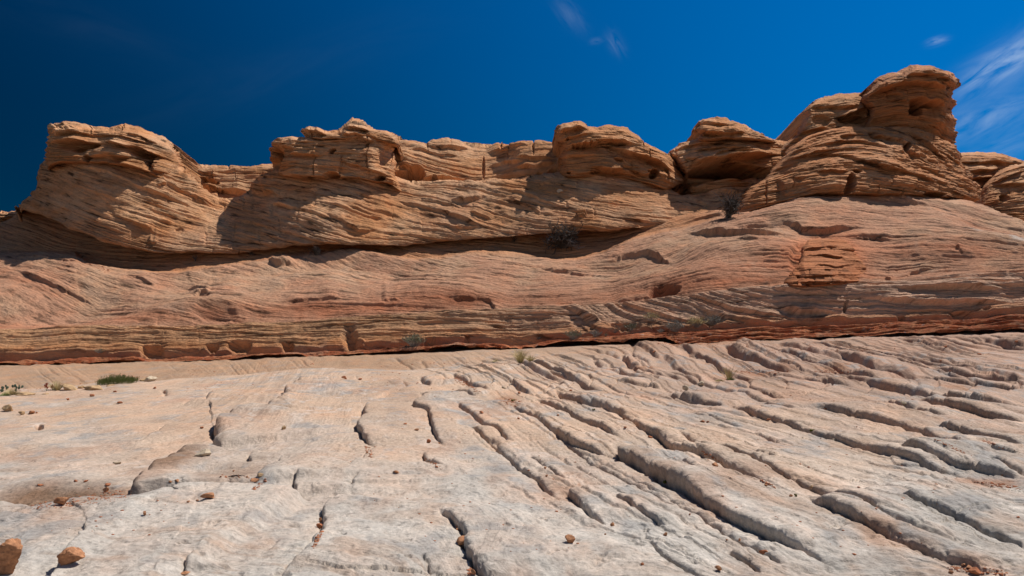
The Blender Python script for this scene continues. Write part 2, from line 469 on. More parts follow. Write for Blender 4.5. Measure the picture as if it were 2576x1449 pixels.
def sheet(name, x0, x1, nx, top, bot, ny, depth, relief, colour, mat, B, R=14.0, Dr=0.8, back=((.25, .03), (.8, .2), (2, .7), (4, 1.8), (8, 4)), outward=1.0, topnoise=1.5, seed=0, vpow=1.0, margin=400):
    xs = np.linspace(x0, x1, nx)
    if margin:
        ext = np.linspace(0, margin, 40)[1:]
        xs = np.r_[x0 - ext[::-1], xs, x1 + ext]
    tp = np.array(top, float); bt = np.array(bot, float)
    T = np.interp(xs, tp[:, 0], tp[:, 1]) + topnoise * fbm(xs / 18.0, xs * 0 + seed, oct=4, seed=seed)
    Bo = np.interp(xs, bt[:, 0], bt[:, 1])
    v = np.linspace(0, 1, ny)[:, None] ** vpow
    PX = np.broadcast_to(xs[None], (ny, len(xs))).copy()
    PY = Bo[None] * (1 - v) + T[None] * v
    Y = depth(PX, PY)
    sl = np.sqrt(1 + np.gradient(T, xs) ** 2)[None]
    q = np.clip(1 - (PY - T[None]) / sl / R, 0, 1)
    Y = Y + Dr * (1 - np.sqrt(np.maximum(0, 1 - q * q)))
    P = unproj(PX, PY, Y)
    Ps = P.copy()
    for _ in range(3):       # push the relief out along the broad shape, not along every kink
        k = np.pad(Ps, ((5, 5), (0, 0), (0, 0)), mode='reflect', reflect_type='odd'); k = np.cumsum(k, 0); Ps = (k[10:] - np.concatenate([k[:1] * 0, k[:-11]], 0)[:len(Ps)]) / 10.0 if False else (Ps + np.roll(Ps, 4, 0) + np.roll(Ps, -4, 0)) / 3.0
        Ps[:4] = P[:4]; Ps[-4:] = P[-4:]
    n = grid_normals(Ps)
    n = np.where((n[..., 1:2] > 0), -n, n)
    Bf = B(PX, PY)
    P = P + n * relief(PX, PY, P, Bf)[..., None]
    tint = colour(PX, PY, P, Bf)
    remember(P)
    rows = [P]; last = P[-1]
    for dy, dz in back:
        r = last.copy(); f = (r[:, 1] + dy) / r[:, 1]
        r[:, 0] *= f; r[:, 1] += dy; r[:, 2] = r[:, 2] - dz
        rows.append(r[None])
    P2 = np.concatenate(rows, 0); nb = len(back)
    tint = np.concatenate([tint] + [tint[-1:]] * nb, 0); bed = np.concatenate([Bf] + [Bf[-1:]] * nb, 0)
    return grid_mesh(name, P2, mat, tint, bed)

def coons(left, right, top, bottom, u, v):
    L = curve_at(left, v); Rr = curve_at(right, v); T = curve_at(top, u); Bm = curve_at(bottom, u)
    U = u[None, :, None]; V = v[:, None, None]
    c00 = (L[0] + Bm[0]) / 2; c10 = (Rr[0] + Bm[-1]) / 2; c01 = (L[-1] + T[0]) / 2; c11 = (Rr[-1] + T[-1]) / 2
    return (1 - U) * L[:, None] + U * Rr[:, None] + (1 - V) * Bm[None] + V * T[None] - ((1 - U) * (1 - V) * c00 + U * (1 - V) * c10 + (1 - U) * V * c01 + U * V * c11)

def body(name, left, right, top, bottom, depth, thick, relief, colour, mat, B, nu=260, nv=150, Re=26.0, Rt=15.0, Rb=7.0, rear=1.0, parent=None, jag=1.6, seed=0):
    """closed weathered block with a traced outline, its own distance and real thickness"""
    u = np.linspace(0, 1, nu); u = u + 0.0 * u; u = 0.5 - 0.5 * np.cos(np.pi * u) * (0.35) - 0.5 * (1 - 2 * u) * 0.65
    v = np.linspace(0, 1, nv); v = 0.5 - 0.5 * np.cos(np.pi * v) * 0.3 - 0.5 * (1 - 2 * v) * 0.7
    C = coons(left, right, top, bottom, u, v)
    PX, PY = C[..., 0], C[..., 1]
    W = np.abs(PX[:, -1:] - PX[:, :1]).mean(); H = np.abs(PY[:1] - PY[-1:]).mean()
    eu = np.minimum(u, 1 - u)[None] * W; et = (1 - v)[:, None] * H; eb = v[:, None] * H
    qu = np.clip(1 - eu / Re, 0, 1); qt = np.clip(1 - et / Rt, 0, 1); qb = np.clip(1 - eb / Rb, 0, 1)
    q = np.clip(np.sqrt(qu ** 2 + qt ** 2 + (qb * .8) ** 2), 0, 1)
    prof = 1 - np.sqrt(np.maximum(0, 1 - q * q))            # 0 on the face, 1 at the outline
    Yf = depth(PX, PY)
    half = thick * 0.5
    F = unproj(PX, PY, Yf + half * prof)
    Yb = Yf + half + half * rear * (1 - prof)
    K = unproj(PX, PY, Yb)
    # keep the rear the same real size as the front outline
    K[..., 0] = F[..., 0] * 1.0 + (K[..., 0] - F[..., 0]) * 0.0
    K[..., 2] = F[..., 2] - 0.12 * (Yb - F[..., 1])
    P = np.concatenate([F, K[:, ::-1][:, 1:-1]], 1)
    px = np.concatenate([PX, PX[:, ::-1][:, 1:-1]], 1); py = np.concatenate([PY, PY[:, ::-1][:, 1:-1]], 1)
    cx = F[..., 0].mean(1, keepdims=True); cy = (Yf + half).mean(1, keepdims=True)
    dx = (P[..., 0] - cx) / (0.5 * W / FPX * cy); dy = (P[..., 1] - cy) / half
    vz = np.broadcast_to((v[:, None] - 0.45) * 0.5 * np.concatenate([qt + 0 * eu, (qt + 0 * eu)[:, 1:-1]], 1), px.shape)
    pr2 = np.concatenate([prof, prof[:, ::-1][:, 1:-1]], 1)
    nrm = np.stack([dx * pr2 + 0.0, np.where(np.arange(px.shape[1])[None] < nu, -1.0, 1.0) * (1 - pr2 * 0.999) + 0 * dy, np.maximum(vz, 0)], -1)
    nrm /= np.linalg.norm(nrm, axis=-1, keepdims=True) + 1e-6
    Bf = B(px, py)
    rel = relief(px, py, P, Bf)
    jg = jag * 0.085 * fbm(P[..., 0] * 1.1, P[..., 2] * 7.0, oct=4, seed=seed + 11)
    P = P + nrm * (rel + jg)[..., None]
    tint = colour(px, py, P, Bf)
    remember(P[:, :nu])
    # close the top and bottom
    return grid_mesh(name, P, mat, tint, Bf, wrap=True, parent=parent)

# ------------------------------------------------------------------ ground slab
G_LIP = join_lines(('D', [(-2000, 925), (-400, 915), (0, 910)]), ('z5', [(600, 905), (1300, 880), (1800, 865), (2400, 845)]),
                   ('z6', [(0, 832), (500, 812), (800, 790), (1500, 765), (2000, 745), (2400, 720)]), ('z7', [(0, 1120), (800, 1100), (1500, 1065), (2000, 1050), (2512, 1030)]), ('D', [(3000, 815), (5000, 800)]))
_lp = np.array([p for p in G_LIP if -500 < p[0] < 3100]); _lc = np.polyfit(_lp[:, 0] / 1000, _lp[:, 1], 3)
def g_base(px, py):
    lip = np.polyval(_lc, np.clip(px, -400, 2900) / 1000)
    y0 = (6.0 * lip - 1449) / 5.0        # 4.2 m away at the bottom of the picture, 25 m at the lip
    C = 4.2 * (1449 - y0)
    return C / (np.maximum(py, 800) - y0)

def g_xy(reg, pts):
    out = []
    for x, y in tr(reg, pts):
        Y = float(g_base(np.array(x), np.array(y))); out.append(((x - HX) / FPX * Y, Y))
    return out

GL = [  # ledges of the slab: region, points, height, reach of the high side, reach of the low side, side
    ('B', [(1960, 520), (2000, 590), (2100, 650), (2200, 710), (2350, 800), (2479, 860), (2620, 960), (2800, 1060), (2950, 1140), (3120, 1215), (3250, 1290), (3400, 1350), (3600, 1449)], .17, .45, .35, 1),
    ('B', [(1520, 130), (1600, 190), (1720, 250), (1850, 260), (1950, 300), (2040, 350), (2090, 385), (2140, 420), (2280, 465), (2400, 530), (2560, 600), (2700, 680), (2870, 770), (2990, 800), (3120, 850), (3330, 920)], .13, .5, .35, 1),
    ('C', [(0, 450), (130, 520), (260, 560), (400, 600), (540, 650), (690, 740), (860, 810), (1080, 890), (1150, 920), (1300, 960), (1500, 1060), (1700, 1130), (1900, 1200), (2080, 1290)], .06, .4, .2, 1),
    ('C', [(930, 920), (1050, 960), (1200, 1030), (1350, 1090), (1500, 1160), (1650, 1220), (1800, 1280), (1950, 1340), (2100, 1380), (2300, 1449)], .13, .4, .3, 1),
    ('C', [(1580, 915), (1700, 960), (1850, 1000), (1950, 1050), (2060, 1090), (2200, 1180), (2350, 1230), (2520, 1300)], .07, .5, .3, 1),
    ('C', [(350, 230), (500, 270), (650, 330), (800, 370), (900, 410), (1050, 445), (1200, 490), (1300, 515), (1450, 555), (1600, 600), (1700, 640), (1850, 700), (2000, 760)], .11, .7, .4, 1),
    ('C', [(530, 455), (600, 460), (680, 490), (740, 508)], .03, .4, .2, 1),
    ('C', [(1570, 555), (1700, 590), (1820, 635), (1900, 660), (2000, 695), (2100, 710), (2170, 720), (2300, 740), (2479, 775)], .11, .7, .4, 1),
    ('C', [(920, 270), (1050, 270), (1150, 290), (1300, 330), (1450, 355), (1600, 380), (1750, 430), (1850, 480), (1950, 530), (2050, 575), (2130, 580)], .11, .6, .4, 1),
    ('C', [(1840, 390), (1950, 420), (2100, 460), (2200, 490), (2350, 520), (2520, 565)], .10, .6, .4, 1),
    ('C', [(600, 10), (750, 10), (850, 35), (1000, 60), (1150, 85), (1250, 100)], .10, .8, .5, 1),
    ('C', [(1100, 20), (1250, 40), (1400, 80), (1550, 120), (1700, 140), (1850, 180), (2000, 215), (2200, 230), (2520, 270)], .16, .9, .5, 1),
    ('C', [(1680, 215), (1800, 230), (1950, 270), (2100, 300), (2250, 330), (2520, 370)], .15, .8, .5, 1),
    ('C', [(380, 70), (500, 100), (600, 140), (700, 170), (820, 180)], .07, .6, .4, 1),
    ('C', [(580, 205), (750, 240), (850, 270)], .05, .5, .3, 1),
    ('C', [(0, 190), (100, 200), (200, 215), (350, 235)], .10, .6, .4, 1),
    ('C', [(100, 290), (200, 320), (350, 370), (440, 400)], .03, .4, .3, 1),
    ('C', [(-100, 0), (0, 20), (100, 60), (250, 90), (350, 110), (500, 150), (560, 180), (640, 195), (800, 230)], .07, .6, .4, 1),
    ('C', [(1800, 0), (1950, 30), (2100, 50), (2300, 65), (2520, 85)], .14, .9, .5, 1),
    ('C', [(1700, 60), (1900, 80), (2200, 110), (2520, 145)], .10, .8, .5, 1),
    ('C', [(1450, 190), (1600, 240), (1760, 300), (1950, 340)], .06, .6, .4, 1),
    ('C', [(2250, 680), (2400, 730), (2520, 750)], .05, .4, .2, 1),
    ('C', [(2230, 595), (2350, 625), (2440, 635)], .06, .4, .2, 1),
    ('C', [(0, 655), (100, 720), (220, 785)], .04, .3, .2, 1),
    ('C', [(350, 1260), (500, 1350), (620, 1449)], .035, .3, .15, 1),
    ('C', [(-60, 900), (0, 940), (120, 1010), (260, 1080)], .03, .3, .15, 1),
    ('C', [(200, 1050), (300, 1110), (450, 1190), (560, 1270), (750, 1400)], .03, .3, .15, 1),
    ('C', [(1540, 650), (1600, 655), (1640, 670)], .05, .3, .2, 1),
    ('C', [(560, 620), (600, 628), (640, 635)], .04, .2, .2, 1), ('C', [(650, 648), (700, 655)], .05, .2, .2, 1),
    ('B', [(180, 230), (150, 300), (190, 345), (110, 400), (115, 430), (150, 450), (190, 510), (250, 545)], .10, .5, .35, 1),
    ('B', [(250, 545), (160, 610), (100, 660), (40, 710)], .05, .6, .3, 1),
    ('B', [(130, 760), (100, 800), (95, 830)], .05, .4, .2, 1),
    ('B', [(440, 45), (460, 90), (400, 120), (320, 150), (210, 210)], .05, .4, .25, -1),
    ('B', [(550, 140), (600, 180), (510, 235), (530, 290), (590, 295), (620, 300), (640, 350), (655, 420), (690, 470), (725, 500), (760, 525)], .08, .5, .3, 1),
    ('B', [(570, 30), (590, 60), (640, 95)], .10, .4, .3, 1),
    ('B', [(830, 230), (850, 270), (940, 310), (980, 350), (1080, 400), (1150, 430), (1180, 470), (1240, 495)], .05, .4, .25, 1),
    ('B', [(920, 385), (1000, 440), (1100, 500), (1170, 560), (1240, 620), (1300, 690), (1400, 760), (1440, 820), (1500, 860), (1570, 900)], .055, .4, .2, 1),
    ('B', [(1050, 460), (1120, 490), (1150, 540), (1200, 570)], .03, .2, .15, 1),
    ('B', [(1580, 845), (1700, 920), (1740, 980), (1800, 1030), (1880, 1080)], .08, .3, .2, 1),
    ('B', [(1950, 890), (2050, 950), (2120, 1000), (2200, 1040), (2340, 1100)], .06, .3, .2, 1),
    ('B', [(1230, 245), (1290, 290), (1400, 330), (1500, 410), (1600, 470), (1680, 510), (1760, 540), (1850, 570), (1960, 600)], .09, .5, .3, 1),
    ('B', [(1380, 200), (1500, 260), (1600, 295), (1700, 350), (1850, 400), (1960, 460), (2010, 480)], .08, .5, .3, 1),
    ('B', [(1180, 75), (1260, 110), (1330, 160)], .07, .4, .3, 1),
    ('B', [(1500, 0), (1600, 40), (1680, 70), (1760, 110), (1850, 150)], .08, .5, .3, 1),
    ('B', [(780, 15), (880, 60), (960, 100), (1060, 150)], .10, .5, .3, 1),
    ('B', [(800, 130), (900, 160), (970, 190)], .04, .3, .2, 1),
    ('B', [(2340, 160), (2400, 190), (2560, 215)], .09, .6, .3, 1),
    ('B', [(1980, 80), (2100, 100), (2300, 115)], .08, .6, .4, 1),
    ('B', [(690, 1000), (740, 1040), (800, 1090), (880, 1130), (885, 1180), (900, 1260), (930, 1350), (980, 1449), (1040, 1540)], .085, .35, .2, 1),
    ('B', [(560, 1310), (600, 1380), (640, 1449)], .02, .2, .1, 1),
    ('B', [(2170, 1180), (2280, 1270), (2370, 1340), (2479, 1400), (2600, 1480)], .035, .3, .15, 1),
    ('B', [(1460, 400), (1600, 480), (1750, 600), (1900, 690), (2100, 800), (2250, 890), (2450, 990)], .025, .25, .15, 1),
    ('B', [(1340, 590), (1450, 640), (1540, 720), (1600, 770)], .04, .3, .2, 1),
    ('B', [(570, 570), (600, 620), (670, 670), (750, 680)], .07, .35, .25, 1),
    ('A', [(-300, 940), (0, 985), (220, 1035), (350, 990), (500, 960), (700, 945), (1000, 930), (1200, 935), (1350, 900), (1550, 885), (1900, 895), (2250, 905)], .10, .9, .5, -1),
    ('A', [(940, 930), (1000, 850), (1100, 750), (1200, 670), (1350, 600), (1560, 560)], .16, .8, .5, -1),
    ('A', [(1560, 540), (1515, 500), (1540, 470), (1535, 430), (1560, 390), (1700, 350), (1830, 320)], .16, .6, .4, -1),
    ('A', [(1760, 890), (1850, 830), (1910, 780), (1970, 710), (2020, 670), (2100, 640)], .09, .6, .35, -1),
    ('A', [(1890, 310), (1900, 260), (1950, 240), (2060, 200)], .12, .5, .3, -1),
    ('A', [(2020, 180), (2030, 150), (2080, 120), (2140, 60)], .10, .5, .3, -1),
    ('A', [(2110, 890), (2115, 830), (2140, 790)], .05, .3, .2, -1),
    ('A', [(1795, 690), (1815, 620), (1840, 600)], .05, .3, .2, -1),
    ('A', [(1980, 1449), (2050, 1380), (2150, 1320), (2250, 1230), (2310, 1150), (2320, 1110), (2320, 1050), (2300, 1000), (2350, 950), (2479, 880)], .09, .5, .35, -1),
    ('A', [(1320, 1449), (1330, 1390), (1370, 1360), (1450, 1350)], .05, .3, .2, -1),
    ('A', [(1270, 235), (1400, 205), (1550, 190), (1750, 200), (1900, 185), (2100, 170)], .09, .9, .4, -1),
    ('A', [(800, 515), (1000, 490), (1090, 440), (1150, 400), (1200, 370)], .045, .5, .3, -1),
    ('A', [(-200, 1080), (0, 1090), (200, 1110), (350, 1140), (700, 1160), (1000, 1150)], .06, .8, .4, -1),
    ('A', [(1470, 215), (1480, 160), (1500, 140)], .06, .4, .3, -1),
    ('A', [(1160, 120), (1190, 165)], .05, .3, .2, 1),
    ('M', [(1430, 285), (1480, 320), (1500, 318)], .10, .5, .3, 1), ('M', [(1625, 250), (1640, 290), (1700, 320), (1780, 330)], .10, .5, .3, 1),
    ('M', [(1690, 150), (1700, 200), (1690, 260), (1750, 300), (1880, 350)], .08, .5, .4, 1), ('M', [(2340, 170), (2370, 215), (2430, 255), (2500, 280), (2576, 300)], .16, .7, .5, 1),
    ('M', [(1650, 300), (1730, 340), (1850, 390), (2000, 420), (2200, 440)], .08, .5, .4, 1), ('M', [(1520, 345), (1600, 370), (1700, 400), (1850, 440)], .08, .5, .4, 1),
    ('M', [(1110, 350), (1180, 385), (1250, 420), (1310, 440)], .10, .5, .3, 1), ('M', [(640, 250), (740, 275), (840, 298)], .08, .4, .3, 1), ('M', [(700, 243), (800, 262), (900, 290)], .05, .4, .3, 1),
    ('M', [(240, 250), (300, 290), (420, 300)], .02, .3, .3, 1), ('M', [(60, 240), (130, 260), (240, 300)], .03, .3, .3, 1),
    ('z7', [(370, 1160), (430, 1220), (560, 1270), (700, 1320), (850, 1370)], .18, .8, .5, 1), ('z7', [(700, 1200), (850, 1240), (1000, 1300), (1150, 1340), (1300, 1390), (1550, 1440)], .16, .8, .5, 1),
    ('z7', [(1100, 1230), (1250, 1290), (1400, 1340), (1600, 1400), (1800, 1430)], .14, .8, .5, 1), ('z7', [(1620, 1100), (1750, 1140), (1900, 1180), (2050, 1240)], .12, .8, .5, 1),
    ('z7', [(2080, 1100), (2250, 1150), (2512, 1200)], .14, .8, .5, 1), ('z7', [(1620, 1230), (1800, 1270), (2000, 1310), (2250, 1350), (2512, 1390)], .13, .8, .5, 1),
]
_gf = [(0, g[0], g[1]) for g in GL if g[0] in 'BCM' or g[0] == 'z7']
_gf += [(0, 'A', [(0, 520), (900, 500), (1400, 480)]), (0, 'A', [(0, 900), (900, 840), (1500, 700)]), (0, 'A', [(0, 1300), (900, 1280), (1500, 1230)]), (0, 'D', [(0, 930), (250, 950), (480, 945)])]
GB = contours(*_gf, ref=(-1, 1), reg_=.05)

def build_ground():
    xs = np.r_[np.linspace(-1100, -8, 90), np.linspace(0, 2576, 1190), np.linspace(2584, 3700, 90)]
    lip = np.array(G_LIP); T = np.interp(xs, lip[:, 0], lip[:, 1]) - 10
    NR = 900
    v = np.linspace(0, 1, NR)[:, None]
    PX = np.broadcast_to(xs[None], (NR, len(xs))).copy()
    PY = 1640 * (1 - v) + T[None] * v
    # nearer rows a little sparser than far ones
    PY = T[None] + (1640 - T[None]) * (1 - v) ** 1.6
    Y = g_base(PX, PY)
    P = unproj(PX, PY, Y)
    X, Yw = P[..., 0].copy(), P[..., 1].copy()
    nearm = np.exp(-np.maximum(Yw - 4, 0) / 5.0)
    pscale = Yw / FPX
    wx = 0.04 * fbm(X * 1.5, Yw * 1.5, oct=3, seed=5) + 0.03 * nearm * fbm(X * 9, Yw * 9, oct=3, seed=6) + 4.0 * pscale * fbm(PX / 26, PY / 13, oct=3, seed=15)
    wy = 0.05 * fbm(X * 1.5 + 9, Yw * 1.5, oct=3, seed=7) + 0.03 * nearm * fbm(X * 9 + 5, Yw * 9, oct=3, seed=8)
    far = 1 + Yw / 12.0
    h = np.zeros(X.shape)
    for i, (reg, pts, H, lu, ld, side) in enumerate(GL):
        if reg == 'B': H *= 1.2
        if side < 0: big = H >= .095 and pts[0][1] < 950; H *= 1.8 if big else 1.15; lu *= 1.3
        poly = g_xy(reg, pts)
        if side < 0: poly = poly[::-1]
        xa = [p[0] for p in poly]; ya = [p[1] for p in poly]
        pad = 4 * lu
        m = (X > min(xa) - pad) & (X < max(xa) + pad) & (Yw > min(ya) - pad) & (Yw < max(ya) + pad)
        if not m.any(): continue
        d, t = polydist(X[m] + wx[m], Yw[m] + wy[m], poly)
        Lp = float(np.hypot(*np.diff(np.array(poly), axis=0).T).sum())
        e = sst(0, 0.13, t) * sst(0, 0.16, 1 - t)
        if side < 0 and big: e = sst(0, 0.06, t) * sst(0, 0.06, 1 - t)
        hv = 0.34 + 0.34 * sst(.1, .8, vn1(t * Lp * 1.1 + i * 13.0, 31)) + 0.18 * vn1(t * Lp * 4 + i * 3.0, 32)
        lu = lu * 1.7; w = (0.55 * H + 0.004 * Yw[m] ** .5) * (0.35 + 1.1 * vn1(t * Lp * 2.2 + i * 5.0, 33))
        w = np.maximum(w, 0.0006 * Yw[m] ** 2)
        xx = np.clip(d / w, 0, 1)
        w = w * (.55 + .6 * vn1(t * Lp * 14 + i, 35)); xx = np.clip(d / w, 0, 1); s = xx ** .62          # broken brow above a sharp foot
        hh = s * (np.exp(-(np.maximum(d - w, 0) / lu) ** 1.2)) - 0.55 * np.exp(-np.abs(d) / (0.012 + 0.0022 * Yw[m])) - (d < 0) * 0.12 * np.exp(-np.maximum(-d, 0) / ld)
        h[m] += H * hh * e * hv
        # the brow leans out over the foot
        oc = H * e * hv * 0.55 * np.sin(np.pi * np.clip(d / (w * 1.6), 0, 1)) * np.exp(-np.maximum(Yw[m] - 8, 0) / 6)
        gy, gx = 0, 0
        pa = np.array(poly); ti = np.clip(t, 0, 1); Lc = np.r_[0, np.cumsum(np.hypot(*np.diff(pa, axis=0).T))]; Lc /= Lc[-1]
        k = np.clip(np.searchsorted(Lc, ti) - 1, 0, len(pa) - 2); dd_ = np.diff(pa, axis=0); dd_ /= np.linalg.norm(dd_, axis=1, keepdims=True)
        h[m] -= (0.012 + 0.0016 * Yw[m]) * np.sqrt(e) * np.exp(-(d / (0.010 + 0.0018 * Yw[m])) ** 2)
        P[..., 0][m] -= oc * -dd_[k, 1]; P[..., 1][m] -= oc * dd_[k, 0]
    # secondary beds of the slab following the same grain
    Bg = GB(PX, PY)
    rgt = sst(1000, 2300, PX)
    fan = np.maximum(sst(1050, 1500, PX + .5 * (1200 - PY)), 0.0) * sst(880, 930, PY + 60 * sst(1300, 1700, PX))
    fan = np.maximum(fan, .22 * sst(600, 1000, PX) * sst(1250, 1050, PY) * sst(915, 960, PY))
    warp = 5 * fbm(PX / 130, PY / 60, oct=3, seed=14) + 2 * fbm(PX / 30, PY / 16, oct=2, seed=16)
    along = PX + .6 * PY
    for lam, amp, sd, gate in ((70, 17.0, 1, .45), (28, 11.0, 2, .36), (13, 7.0, 3, .34), (6.5, 2.6, 4, .33)):
        q = (Bg + warp * (1 if lam > 20 else .6)) / (lam * (0.55 + .45 * sst(950, 1350, PY) if lam > 20 else 1.0)) + h1(np.array([sd]), 3)[0] * 9
        k = np.floor(q).astype(np.int64); f = 1 - (q - k)
        hh = h1(k, sd + 50); on = sst(gate, gate + .22, vn1(along / (lam * 9 + 90) + hh * 700, sd + 60))
        f0 = .04 + .10 * vn1(along / (lam * 2 + 20) + hh * 300, sd + 70)
        saw = np.where(f < f0, np.minimum(1, np.maximum(f / f0, 0)) ** .62, 1 - ((f - f0) / (1 - f0)) ** .7)
        notch = np.exp(-(f / .05) ** 2) + np.exp(-((1 - f) / .05) ** 2)
        fm = sst(9, 17, Yw)
        wgt = fan * ((0.95 if lam < 50 else .6) * (1 - fm) + fm)
        h += amp * pscale * wgt * on * (.35 + .9 * hh) * ((saw - .4) * (.55 + .45 * fm) - (.75 if lam < 50 else .4) * notch)
    # undulation, hollow of sand, weathering
    h += 0.10 * fbm(X * .35, Yw * .35, oct=3, seed=21) * sst(3, 8, Yw) + 0.030 * fbm(X * 1.6, Yw * 1.6, oct=3, seed=22) + 0.007 * nearm * fbm(X * 9, Yw * 9, oct=3, seed=23)
    pits = fbm(X * 5.0, Yw * 5.0, oct=3, seed=24)
    h -= 0.02 * nearm * sst(0.33, 0.5, pits)
    h += nearm * (0.030 * np.abs(fbm(X * 3.2 + .8 * Yw, Yw * 2.6, oct=4, seed=25)) - 0.020 * sst(.10, .0, np.abs(fbm(X * 1.3, Yw * 1.3, oct=4, seed=26))) * .5)
    h += blob(PX, PY, 'A', 420, 880, 620, 75, -0.12)
    h += blob(PX, PY, 'A', 1500, 760, 380, 50, -0.06)
    h += dent(PX, PY, 'A', 275, 375, 35, 22, 0.14)
    # the slab dips behind its crest on the left, then the pink slope climbs to the lip
    crest = np.interp(PX, *np.array(join_lines(('D', [(-1000, 1000), (0, 985), (150, 976), (250, 964), (380, 958), (500, 949), (700, 934), (900, 924), (1150, 921), (1288, 919)]))).T)
    lm = 1 - sst(1000, 1400, PX)
    dd = (crest - PY) / np.maximum(crest - np.interp(PX, lip[:, 0], lip[:, 1]), 8)   # 0 crest .. 1 lip
    h += lm * (-0.30 * sst(-0.02, 0.22, dd) + 0.34 * sst(0.3, 1.0, dd))
    wh = sst(0.1, .5, dd) * lm
    # cross-bedding of the pink slope below the lip
    lipy = np.interp(PX, lip[:, 0], lip[:, 1]); Bx = PY - .34 * PX - .00006 * (PX - 400) ** 2 + 9 * fbm(PX / 140, PY / 60, oct=3, seed=28)
    p5, n5 = beds((Bx + 4 * fbm(PX / 60, PY / 25, oct=3, seed=18)) / 11.0, PX, 19, .3, 1 / 70.0); p6, n6 = beds(Bx / 4.6, PX, 20, .35, 1 / 40.0)
    bandw = np.clip(wh + sst(crest, crest - 12, PY), 0, 1) * sst(1500, 1200, PX)
    gt5 = sst(-.15, .35, fbm(PX / 150, PY / 60, oct=3, seed=27)); h += bandw * gt5 * pscale * (3.0 * (p5 - .5) - 5 * n5 + 1.6 * (p6 - .5) - 2.0 * n6)
    eg = sst(lipy + 16, lipy + 2, PY); h = h * (1 - eg) + eg * (-0.07 + .09 * fbm(PX / 45, PY / 10, oct=4, seed=29))
    P[..., 2] += h
    # colour
    pale = np.array((0.565, 0.505, 0.435)); grey = np.array((0.40, 0.358, 0.31)); pink = np.array((0.56, 0.40, 0.285)); farc = np.array((0.42, 0.27, 0.17))
    n1 = fbm(X * .8, Yw * .5, oct=5, seed=71); n2 = fbm(X * 2.6, Yw * 1.6, oct=5, seed=72); n3 = fbm(X * 7, Yw * 5, oct=4, seed=73)
    t = sst(1330, 990, PY + 160 * n1)
    c = pale * (1 - t[..., None]) + pink * t[..., None]
    g = sst(-.1, .5, n1 * .6 + n2 * .5 + 0.22 * rgt) * 0.75
    c = c * (1 - g[..., None] * .8) + grey * g[..., None] * .8
    pt = sst(.05, .5, fbm(X * 1.1 + 30, Yw * .7, oct=5, seed=74))[..., None] * 0.7
    c = c * (1 - pt) + np.array((.47, .31, .22)) * pt
    wp = sst(.12, .42, n3 * .5 + n2 * .7)[..., None] * 0.85 * (1 - .5 * rgt[..., None])
    c = c * (1 - wp) + np.array((.66, .57, .48)) * wp
    fz = np.maximum(wh, sst(crest - 2, crest - 40, PY) * 0.75)[..., None]
    c = c * (1 - fz) + farc * fz
    # reddish toward the right far side
    rf = (sst(1200, 1900, PX) * sst(1130, 900, PY) * 0.85)[..., None]
    c = c * (1 - rf) + np.array((.40, .26, .19)) * rf
    snd = np.clip(blob(PX, PY, 'A', 430, 880, 640, 105, 1.5) + .3 * n2 - .15, 0, 1)
    snd = np.maximum(snd, .9 * np.clip(blob(PX, PY, 'A', 1250, 700, 260, 60, 1.2, -20) + .25 * n2, 0, 1))
    snd = np.maximum(snd, .6 * np.clip(blob(PX, PY, 'A', 1650, 780, 300, 60, 1.2, -10) + .25 * n2, 0, 1))[..., None]
    c = c * (1 - snd) + np.array((.25, .155, .098)) * snd
    red = np.zeros(X.shape)
    for reg, x_, y_, a_, b_ in (('z7', 620, 1340, 220, 16), ('z7', 1150, 1340, 160, 12), ('z7', 430, 1395, 130, 10), ('z6', 2150, 960, 250, 14), ('B', 1180, 215, 90, 40), ('C', 2050, 125, 150, 14), ('z7', 100, 1110, 400, 30), ('C', 2250, 790, 260, 30), ('B', 1700, 800, 10, 10)):
        red = np.maximum(red, np.clip(blob(PX, PY, reg, x_, y_, a_, b_, 1.4) + .4 * n2 + .2 * n3, 0, 1))
    c = c * (1 - .7 * red[..., None]) + np.array((.38, .19, .105)) * .7 * red[..., None]
    # gray lichen bloom and freckles, rusty run-off streaks along the beds
    st = fbm(PX / 170.0, Bg / 7.0, oct=4, seed=81); sf = fbm(PX / 60.0, Bg / 3.0, oct=3, seed=82)
    c = c * (1 + .30 * st[..., None] * fan[..., None] + .22 * sf[..., None] * fan[..., None])
    rs = sst(.10, .45, fbm(PX / 210.0, Bg / 16.0, oct=4, seed=83) + .3 * n3)[..., None] * .40
    c = c * (1 - rs) + np.array((.40, .27, .185)) * rs
    li = sst(.12, .5, fbm(X * 3.2, Yw * 2.6, oct=5, seed=84) + .35 * n1)[..., None] * .65 * (1 - .6 * fz)
    c = c * (1 - li) + np.array((.33, .315, .295)) * li
    sp = sst(.28, .55, fbm(X * 22, Yw * 16, oct=3, seed=79))[..., None] * .32 * nearm[..., None] ** .4
    c = c * (1 - sp) * .93
    mat = rock_material('slab_sandstone', bedscale=.16, bump=1.0, streak=0.20, grain=26.0, lines=0.0, fine=2.3, lam_bump=0.30)
    remember(P)
    # run the sheet on towards the horizon behind the formation
    rows = [P]; tt = [c]; bb = [Bg]
    for dist in (3, 12, 60, 400, 4000):
        r = P[-1].copy(); f = (r[:, 1] + dist) / r[:, 1]; r[:, 0] *= f; r[:, 1] += dist; r[:, 2] = r[:, 2] * 0 + 0.2
        rows.append(r[None]); tt.append(c[-1:]); bb.append(Bg[-1:])
    rows.insert(0, None); r = P[0].copy(); r2 = r.copy(); r2[:, 1] = -60; r2[:, 0] = np.linspace(-300, 300, len(r2)); r2[:, 2] = 0
    rows[0] = r2[None]; tt.insert(0, c[:1]); bb.insert(0, Bg[:1])
    o = grid_mesh('ground', np.concatenate(rows, 0), mat, np.concatenate(tt, 0), np.concatenate(bb, 0))
    tag(o, kind='structure')
build_ground()

